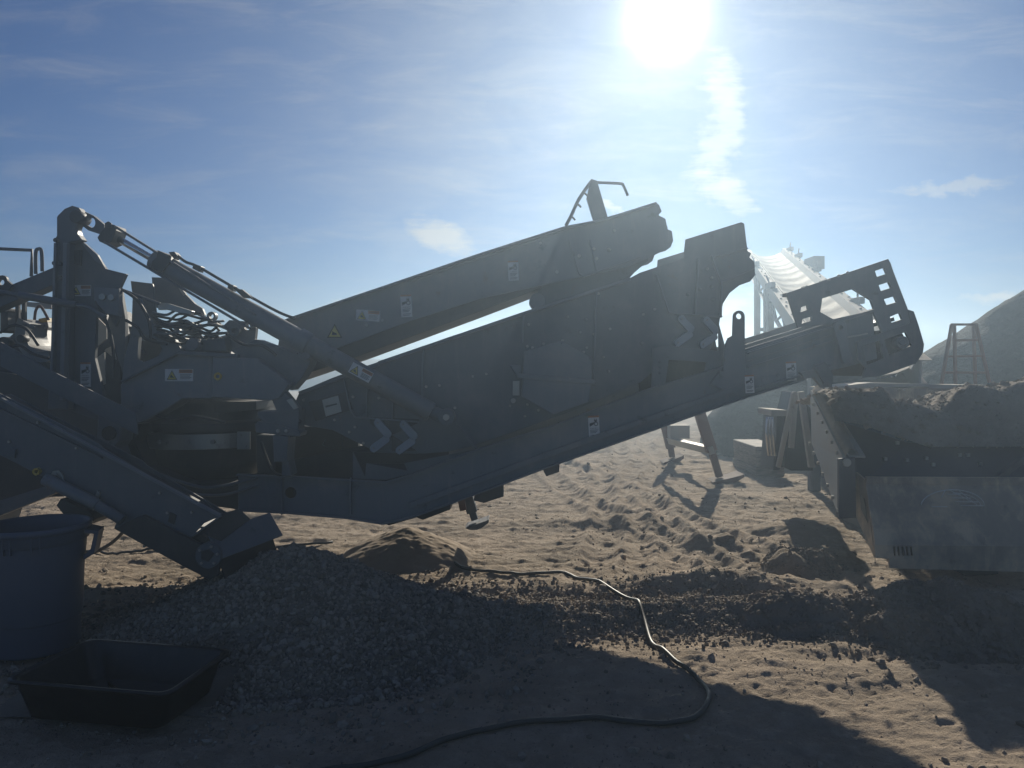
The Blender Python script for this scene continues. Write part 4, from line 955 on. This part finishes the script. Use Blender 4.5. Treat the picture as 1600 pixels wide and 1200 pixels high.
for t in (.10, .55, .60, .80):
    mb = MB().mat(PAINT)
    for s_ in (-.5, .5):
        p = S(t, s_, -.2); mb.bar(p, (p.x, p.y, 0), .14, .14)
    a, b = S(t, -.5, -.2), S(t, .5, -.2); 
    for f_ in (.3, .65): mb.bar((a.x, a.y, a.z * f_), (b.x, b.y, b.z * f_), .10, .10, up=(0, 0, 1))
    mb.build('support_frame', st)
mb = MB().mat(PAINT)
a, b = S(.1, -.75, -.3), S(.55, -.75, -.3)
for s_ in (-.5, .5):
    mb.bar(S(.03, s_, -.55), S(1, s_, -.55), .07, .07)
    for q in range(14): mb.bar(S(.03 + q * .07, s_, -.25 if q % 2 else -.55), S(.10 + q * .07, s_, -.55 if q % 2 else -.25), .04, .04)
mb.build('truss', st)
# left-hand upright frame at the foot (A-frame near px 1200-1240)
mb = MB().mat(GALV)
Yq = 9.4
mb.bar(W(1243, 612, Yq), W(1236, 700, Yq), .06, .06); mb.bar(W(1240, 614, Yq), W(1216, 730, Yq + .1), .05, .06); mb.bar(W(1251, 612, Yq - .3), W(1268, 730, Yq - .3), .07, .06)
mb.ext([(1205, 640), (1230, 641), (1229, 650), (1205, 650)], Yq, .5); mb.build('foot_frame', st)
mb = MB().mat(DARK); mb.ext([(1214, 650), (1232, 650), (1225, 730), (1236, 735), (1270, 735), (1268, 640), (1244, 612), (1237, 640), (1218, 735), (1208, 735), (1212, 690)], Yq + .15, .5)
for k in range(3): mb.mat(CHROME).tube(smooth_pts([W(1199 + k * 4, 652, Yq - .1), W(1198 + k * 5, 680, Yq - .14), W(1201 + k * 5, 712, Yq - .1)], 5), .016, 8)
mb.build('hydraulic_cabinet', st)

# hopper: side wall going back, front panel, inner walls
hp = thing('feed_hopper', (5.2, 7.4, 0), 'dust covered feed hopper with flared front panel, vent slots and a worn arched emblem', 'hopper')
# long left wall: near end at Y 7.05, far end at Y 10
n0, n1 = W(1318, 0, 6.9).x, W(1265, 0, 10.2).x
mb = MB().mat(GALV)
tA, bA = W(1318, 716, 6.45), W(1310, 806, 6.45); tB, bB = W(1266, 612, 7.85), W(1268, 692, 7.85)
mb.prism([[tA, bA, bB, tB]], (.03, 0, 0))
q = (tB - tA)
mb.bar(tA + Vector((.12, 0, .01)), tB + Vector((.07, 0, .01)), .13, .02, up=(0, 0, 1))
for k in range(7):
    p = tA + q * (k / 7) + Vector((-.012, .0, -.05)); mb.box(p, (.02, .03, .03)); mb.box(p + (bA - tA) * .8, (.02, .03, .03))
mb.build('side_wall', hp)
mb = MB().mat(NAVY); mb.ext([(1311, 717), (1336, 714), (1338, 809), (1311, 811)], 6.42, .035); mb.mat(STRAP).cyl(1324, 723, 6.40, 6.43, .035, 18); mb.build('corner_plate', hp)
g = np.linspace(0, 1, 90)[None, :] * np.ones((16, 1)); e = np.linspace(0, 1, 16)[:, None] * np.ones((1, 90))
CX = tA.x + .015 + q.x * g + e * .12; CY = tA.y + q.y * g; CZ = tA.z + q.z * g + .015 + (.05 * np.sin(e * math.pi) + .05 * np.abs(fbm(CX * 14, CY * 10, 4, 91, .6)) + .04 * fbm(CX * 5, CY * 5, 3, 92)) * np.clip(e * 8, .1, 1)
link('dirt_crust', grid_mesh('dirt_crust', CX, CY, CZ, SANDP), hp)
# front box
FY = 6.05
mb = MB().mat(GALV2)
tl, tr = W(1352, 750, FY + .28), W(1760, 752, FY + .28); bl, br_ = W(1368, 852, FY), W(1760, 856, FY)
mb.prism([[tl, tr, br_, bl]], (0, .02, 0))
bl2, br2 = W(1390, 888, FY + .03), W(1760, 898, FY + .03)
c0, c1 = W(1366, 852, FY), W(1366, 872, FY)
mb.ext([(1366, 851), (1760, 855), (1760, 898), (1390, 888), (1389, 873), (1368, 872)], FY + .0, .02, holes=[[(1394 + k * 7, 850.5 + 0), (1397.5 + k * 7, 850.5), (1399.5 + k * 7, 869), (1396 + k * 7, 869)] for k in range(5)] if False else [[(1395 + k * 6.6, 854), (1398 + k * 6.6, 854), (1400 + k * 6.6, 868.5), (1397 + k * 6.6, 868.5)] for k in range(5)])
mb.build('front_panel', hp)
mb = MB().mat(INK); mb.ext([(1388, 853), (1440, 853), (1440, 870), (1388, 870)], FY + .035, .01, at=FY); mb.build('slot_blackout', hp)  # black sheet added close behind the vent slots, standing in for their shade
# wedge side of front box
mb = MB().mat(GALV2)
s0, s1, s2, s3 = W(1337, 738, 6.6), W(1352, 750, FY + .28), W(1366, 872, FY + .01), W(1338, 808, 6.6)
ce = (s0 + s1 + s2 + s3) / 4
hole = [ce + (p - ce) * f for p, f in ((s0, .1), (s1, .1), (s2, .1), (s3, .1))]
o0 = W(1341, 775, 6.85); 
mb.prism([[s0, s1, s2, s3]], (.02, .004, 0)); mb.mat(RUBBER)
e0, e1, e2, e3 = s0.lerp(s1, .35).lerp(s3.lerp(s2, .35), .35), s0.lerp(s1, .75).lerp(s3.lerp(s2, .75), .30), s0.lerp(s1, .85).lerp(s3.lerp(s2, .85), .62), s0.lerp(s1, .40).lerp(s3.lerp(s2, .40), .60)
mb.prism([[e - Vector((.006, .002, 0)) for e in (e0, e1, e2, e3)]], (.003, 0, 0)); mb.build('cheek_plate', hp)
mb = MB().mat(GALV2); mb.bar(tl + Vector((0, -.01, 0)), tr + Vector((0, -.01, 0)), .03, .06, up=(0, 0, 1)); mb.build('top_lip', hp)
# inner back wall, dark
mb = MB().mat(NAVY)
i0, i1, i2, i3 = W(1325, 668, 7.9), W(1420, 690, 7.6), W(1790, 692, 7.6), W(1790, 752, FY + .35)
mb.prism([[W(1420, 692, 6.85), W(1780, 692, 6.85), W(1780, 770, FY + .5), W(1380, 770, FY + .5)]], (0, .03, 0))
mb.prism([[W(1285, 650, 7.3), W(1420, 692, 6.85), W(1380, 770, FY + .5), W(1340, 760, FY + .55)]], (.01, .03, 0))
mb.mat(STRAP)
for x, y in ((1383, 717), (1417, 719), (1458, 726), (1499, 711), (1512, 711), (1531, 725), (1447, 716), (1402, 692), (1518, 692)): 
    p = W(x, y, FY + .5 + (770 - y) / 78 * .3 - .01); mb.box(p, (.03, .03, .03))
mb.build('inner_wall', hp)
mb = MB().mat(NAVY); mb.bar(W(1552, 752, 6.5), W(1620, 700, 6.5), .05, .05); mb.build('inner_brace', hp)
# rear platform edge and cover plates behind the dirt
mb = MB().mat(GALV); mb.ext([(1290, 606), (1360, 598), (1480, 601), (1560, 602), (1550, 607), (1520, 614), (1440, 604), (1340, 606)], 8.95, .5, at=8.95); mb.build('platform_edge', hp)
mb = MB().mat(GALV2); mb.ext([(1360, 606), (1515, 607), (1488, 632), (1430, 634), (1360, 630)], 8.9, .03, holes=[[(1401, 608.5), (1406, 608.5), (1406, 610.5), (1401, 610.5)], [(1411, 608.5), (1417, 608.5), (1417, 610.5), (1411, 610.5)]]); mb.build('rear_plate', hp)
mb = MB().mat(GALV)
mb.prism([[W(1290, 606, 9.2), W(1400, 590, 9.9), W(1425, 570, 10.6), W(1450, 600, 9.9), W(1400, 612, 9.2)]], (0, .03, .01)); mb.build('wing_sheet', hp)
# chassis of the hopper resting on the ground
mb = MB().mat(DARK)
for X in (4.1, 5.6): mb.box((X, 7.9, .20), (.30, 2.6, .44))
mb.box((4.9, 6.9, .45), (2.8, .2, .2)); mb.build('skid_frame', hp)
# emblem (worn arch of lines)
mb = MB().mat(WHITE)
def E(x, y): return tl.lerp(tr, (x - 1352) / 408).lerp(bl.lerp(br_, (x - 1368) / 392), (y - 750) / 102) + Vector((0, -.006, 0))
arcp = [E(x, y) for x, y in arc(1488, 792, 50, 27, 175, 8, 16)]; mb.tube(arcp, .0055, 5)
arcp = [E(x, y) for x, y in arc(1488, 792, 44, 22, 90, 8, 10)]; mb.tube(arcp, .004, 5)
for (x0, y0, x1, y1) in ((1476, 766, 1470, 778), (1484, 766, 1520, 785), (1496, 765, 1526, 789), (1478, 772, 1500, 772), (1486, 778, 1516, 778), (1492, 784, 1528, 784), (1500, 790, 1538, 790), (1455, 792, 1480, 792)):
    mb.tube([E(x0, y0), E(x1, y1)], .004, 5)
mb.build('emblem', hp)
# dirt load in the hopper
def dirt_load():
    xs = np.linspace(2.86, 7.2, 240); yv = np.linspace(6.72, 8.7, 120); X, Y = np.meshgrid(xs, yv); X = X + np.clip(Y - 6.6, 0, 3) * .19 * np.clip((4.5 - X) / 1.6, 0, 1)
    cpx = [1270, 1285, 1310, 1380, 1390, 1420, 1470, 1482, 1500, 1520, 1560, 1600, 1700, 1850]
    cpy = [640, 617, 609, 613, 625, 633, 633, 626, 609, 602, 606, 594, 580, 590]
    cr = np.interp(X, [(p - 800) / F * 7.15 for p in cpx], [H - (q - YH) / F * 7.15 for q in cpy])
    foot = np.interp(X, [2.86, 3.1, 3.7, 7.5], [1.33, 1.30, 1.10, 1.10])
    t = (Y - 6.75) / .42
    z = foot + (cr - foot) * np.where(t < 1, np.sin(np.clip(t, 0, 1) * math.pi / 2), 1 - .12 * np.clip(t - 1, 0, 3) ** 1.3)
    z = z + (.10 * fbm(X * 3.2, Y * 3.2, 5, 61) + .05 * fbm(X * 12, Y * 12, 4, 71, .6)) * np.clip(t * 3, .1, 1)
    o = link('dirt_load', grid_mesh('dirt_load', X, Y, z, DIRT))
    k = rng.integers(0, X.size, 5000); sz_ = np.clip(.006 * (1 - rng.random(5000)) ** -.5, .005, .045)
    c_, f_ = stones(np.stack([X.ravel()[k], Y.ravel()[k], z.ravel()[k] + sz_ * .1], -1) + rng.normal(0, .004, (5000, 3)), sz_, 1)
    me2 = raw_mesh('grain', c_, f_, DIRT); o2 = bpy.data.objects.new('loose_grain', me2); COL.objects.link(o2); o2.parent = o; o2.location = -ORG[o.name]; o2['kind'] = 'stuff'
    meta(o, 'brown dirt heaped inside the feed hopper at the right', 'dirt load'); return o
dirt_load()
# dark stuff below dirt (closes hopper)
# ladder-like frame standing on the platform behind
ls = thing('ladder_frame', (5.6, 9.9, 1.4), 'faded pinkish steel A-frame with rungs standing on the platform before the stockpile', 'frame')
Yl = 9.9
legs = (((1487, 507), (1471, 600), Yl), ((1491, 507), (1493, 600), Yl), ((1525, 507), (1546, 598), Yl), ((1521, 508), (1524, 600), Yl + .35))
for a, b, Yk in legs:
    MB().mat(PINK).bar(W(*a, Yk), W(*b, Yk), .035, .035).build('leg', ls)
for (a, b) in (((1486, 507), (1527, 507)), ((1489, 532), (1530, 531)), ((1479, 557), (1536, 556)), ((1474, 582), (1541, 582))):
    MB().mat(PINK).bar(W(*a, Yl + .02), W(*b, Yl + .02), .03, .03).build('rung', ls)
# ------------------------------------------------------------------ timber block
p = G(1190, 746)
tb = thing('timber_block', (p.x, p.y + .5, 0), 'stack of weathered timber cribbing beside the foot of the conveyor', 'timber block')
s_ = p.y
for k in range(3):
    mb = MB().mat(WOOD); hgt = .17; X0, X1 = (1190 - 800) / F * s_, (1217 - 800) / F * s_
    mb.box(((X0 + X1) / 2 + .01 * (k % 2), s_ + .65, hgt * (k + .5)), (X1 - X0 + .18, 1.3, hgt - .01)); mb.build('timber', tb, bevel=.01)

# ------------------------------------------------------------------ bin, tray, hose
bx, by = -3.06, 4.86
tb = thing('trash_bin', (bx, by, 0), 'round dark blue-grey plastic bin with moulded handles at the left edge', 'bin')
mb = MB().mat(BINP)
mb.lathe((bx, by, 0), [(.0, .01), (.245, .01), (.25, .03), (.252, .2), (.262, .21), (.27, .5), (.285, .68), (.285, .70), (.300, .70), (.300, .76), (.312, .765), (.318, .78), (.315, .80), (.300, .805), (.290, .79), (.280, .70), (.255, .3), (.24, .04), (0, .03)], 64)
mb.build('bin_body', tb)
for a in (15, 195):
    mb = MB().mat(BINP); c, s = math.cos(R(a)), math.sin(R(a))
    def Q(r, tt, z): return Vector((bx + r * c - tt * s, by + r * s + tt * c, z))
    mb.prism([[Q(.30, -.09, .76), Q(.375, -.07, .745), Q(.375, .07, .745), Q(.30, .09, .76)]], (0, 0, -.02))
    mb.prism([[Q(.355, -.07, .75), Q(.38, -.07, .75), Q(.35, -.07, .60), Q(.29, -.07, .56), Q(.285, -.07, .59), Q(.33, -.07, .63)]], (Q(0, .14, 0) - Q(0, 0, 0)))
    mb.build('handle', tb, bevel=.004)
for a in (-112, -90, -60):
    mb = MB().mat(BINP); c, s = math.cos(R(a)), math.sin(R(a))
    def Q(r, tt, z): return Vector((bx + r * c - tt * s, by + r * s + tt * c, z))
    for tt in (-.022, .022): mb.prism([[Q(.28, tt, .76), Q(.306, tt, .76), Q(.300, tt, .66), Q(.278, tt, .66)]], (Q(0, .008, 0) - Q(0, 0, 0)))
    mb.build('rib', tb)

rim = [Vector((-2.565, 3.82, .22)), Vector((-1.67, 3.66, .22)), Vector((-1.575, 4.23, .22)), Vector((-2.46, 4.40, .22))]
cen = sum(rim, Vector()) / 4
def ringp(f, z, rnd=.07):
    out = []
    P_ = [cen + (p - cen) * f for p in rim]
    for i in range(4):
        p, a, b = P_[i], P_[i - 1], P_[(i + 1) % 4]
        e0 = p + (a - p).normalized() * rnd; e1 = p + (b - p).normalized() * rnd
        for k in range(6):
            t = k / 5; q = e0.lerp(p, t).lerp(p.lerp(e1, t), t); out.append(Vector((q.x, q.y, z)))
    return out
mb = MB().mat(TRAY); rings = [ringp(.0001, .008), ringp(.80, .008), ringp(.84, .02), ringp(.96, .20), ringp(.97, .205), ringp(1.03, .205), ringp(1.03, .222), ringp(.965, .222), ringp(.945, .212), ringp(.82, .03), ringp(.80, .02), ringp(.0001, .02)]
vs = [p for r_ in rings for p in r_]; k = 24
mb.add(vs, [(i * k + j, i * k + (j + 1) % k, (i + 1) * k + (j + 1) % k, (i + 1) * k + j) for i in range(len(rings) - 1) for j in range(k)], True)
o = mb.build('drip_tray'); meta(o, 'shallow black plastic tray lying on the ground at lower left', 'tray')

hp_ = [(690, 866), (700, 880), (725, 893), (770, 900), (820, 904), (890, 906), (930, 925), (985, 952), (1005, 975), (1020, 1005), (1050, 1034), (1085, 1058), (1105, 1080), (1106, 1100), (1085, 1117), (1040, 1123), (960, 1121), (880, 1121), (800, 1128), (710, 1147), (640, 1172), (560, 1192), (500, 1200), (400, 1215)]
pts = smooth_pts([G(x, y) for x, y in hp_], 8)
gz = ground_h(np.array([p.x for p in pts]), np.array([p.y for p in pts]))
pts2 = [Vector((p.x, p.y, float(z) + .018)) for p, z in zip(pts, gz)]
for _ in range(3): pts2 = [pts2[0]] + [Vector((b.x, b.y, max((a.z + 2 * b.z + c.z) / 4, b.z - .002))) for a, b, c in zip(pts2, pts2[1:], pts2[2:])] + [pts2[-1]]
mb = MB().mat(HOSE); mb.tube(pts2, .014, 10); o = mb.build('water_hose'); meta(o, 'long grey rubber hose curving across the ground toward the viewer', 'hose')
pts = smooth_pts([G(x, y) for x, y in ((120, 870), (150, 866), (190, 872), (240, 872), (320, 868), (420, 862), (520, 858))], 6)
mb = MB().mat(RUBBER); mb.tube([Vector((p.x, p.y, float(ground_h(np.array([p.x]), np.array([p.y]))[0]) + .02)) for p in pts], .012, 8)
o = mb.build('black_cable'); meta(o, 'thin black cable on sunlit ground behind the bin', 'cable')
pts = smooth_pts([W(128, 868, 6.2), W(150, 862, 6.2), W(172, 850, 6.1), W(186, 838, 6.0), W(196, 826, 5.9)], 6)
mb = MB().mat(RUBBER); mb.tube(pts, .014, 8); mb.build('hydraulic_hose', plant)

# ------------------------------------------------------------------ haze (added volume imitating the sun's veiling glare)
mb = MB(); mb.box((0, 40, 2.30), (360, 92, 7.4)); 
hm = bpy.data.materials.new('veiling_haze'); hm.use_nodes = True; hn = hm.node_tree; hn.nodes.clear()
out = hn.nodes.new('ShaderNodeOutputMaterial'); pv = hn.nodes.new('ShaderNodeVolumePrincipled')
pv.inputs['Color'].default_value = (.62, .81, 1, 1); pv.inputs['Density'].default_value = .0108; pv.inputs['Anisotropy'].default_value = .70
hn.links.new(pv.outputs[0], out.inputs['Volume'])
mb.mat(hm); hz = mb.build('haze'); hz['kind'] = 'stuff'; hz['label'] = 'thin haze added over the yard, standing in for veiling sun glare'; hz['category'] = 'haze'
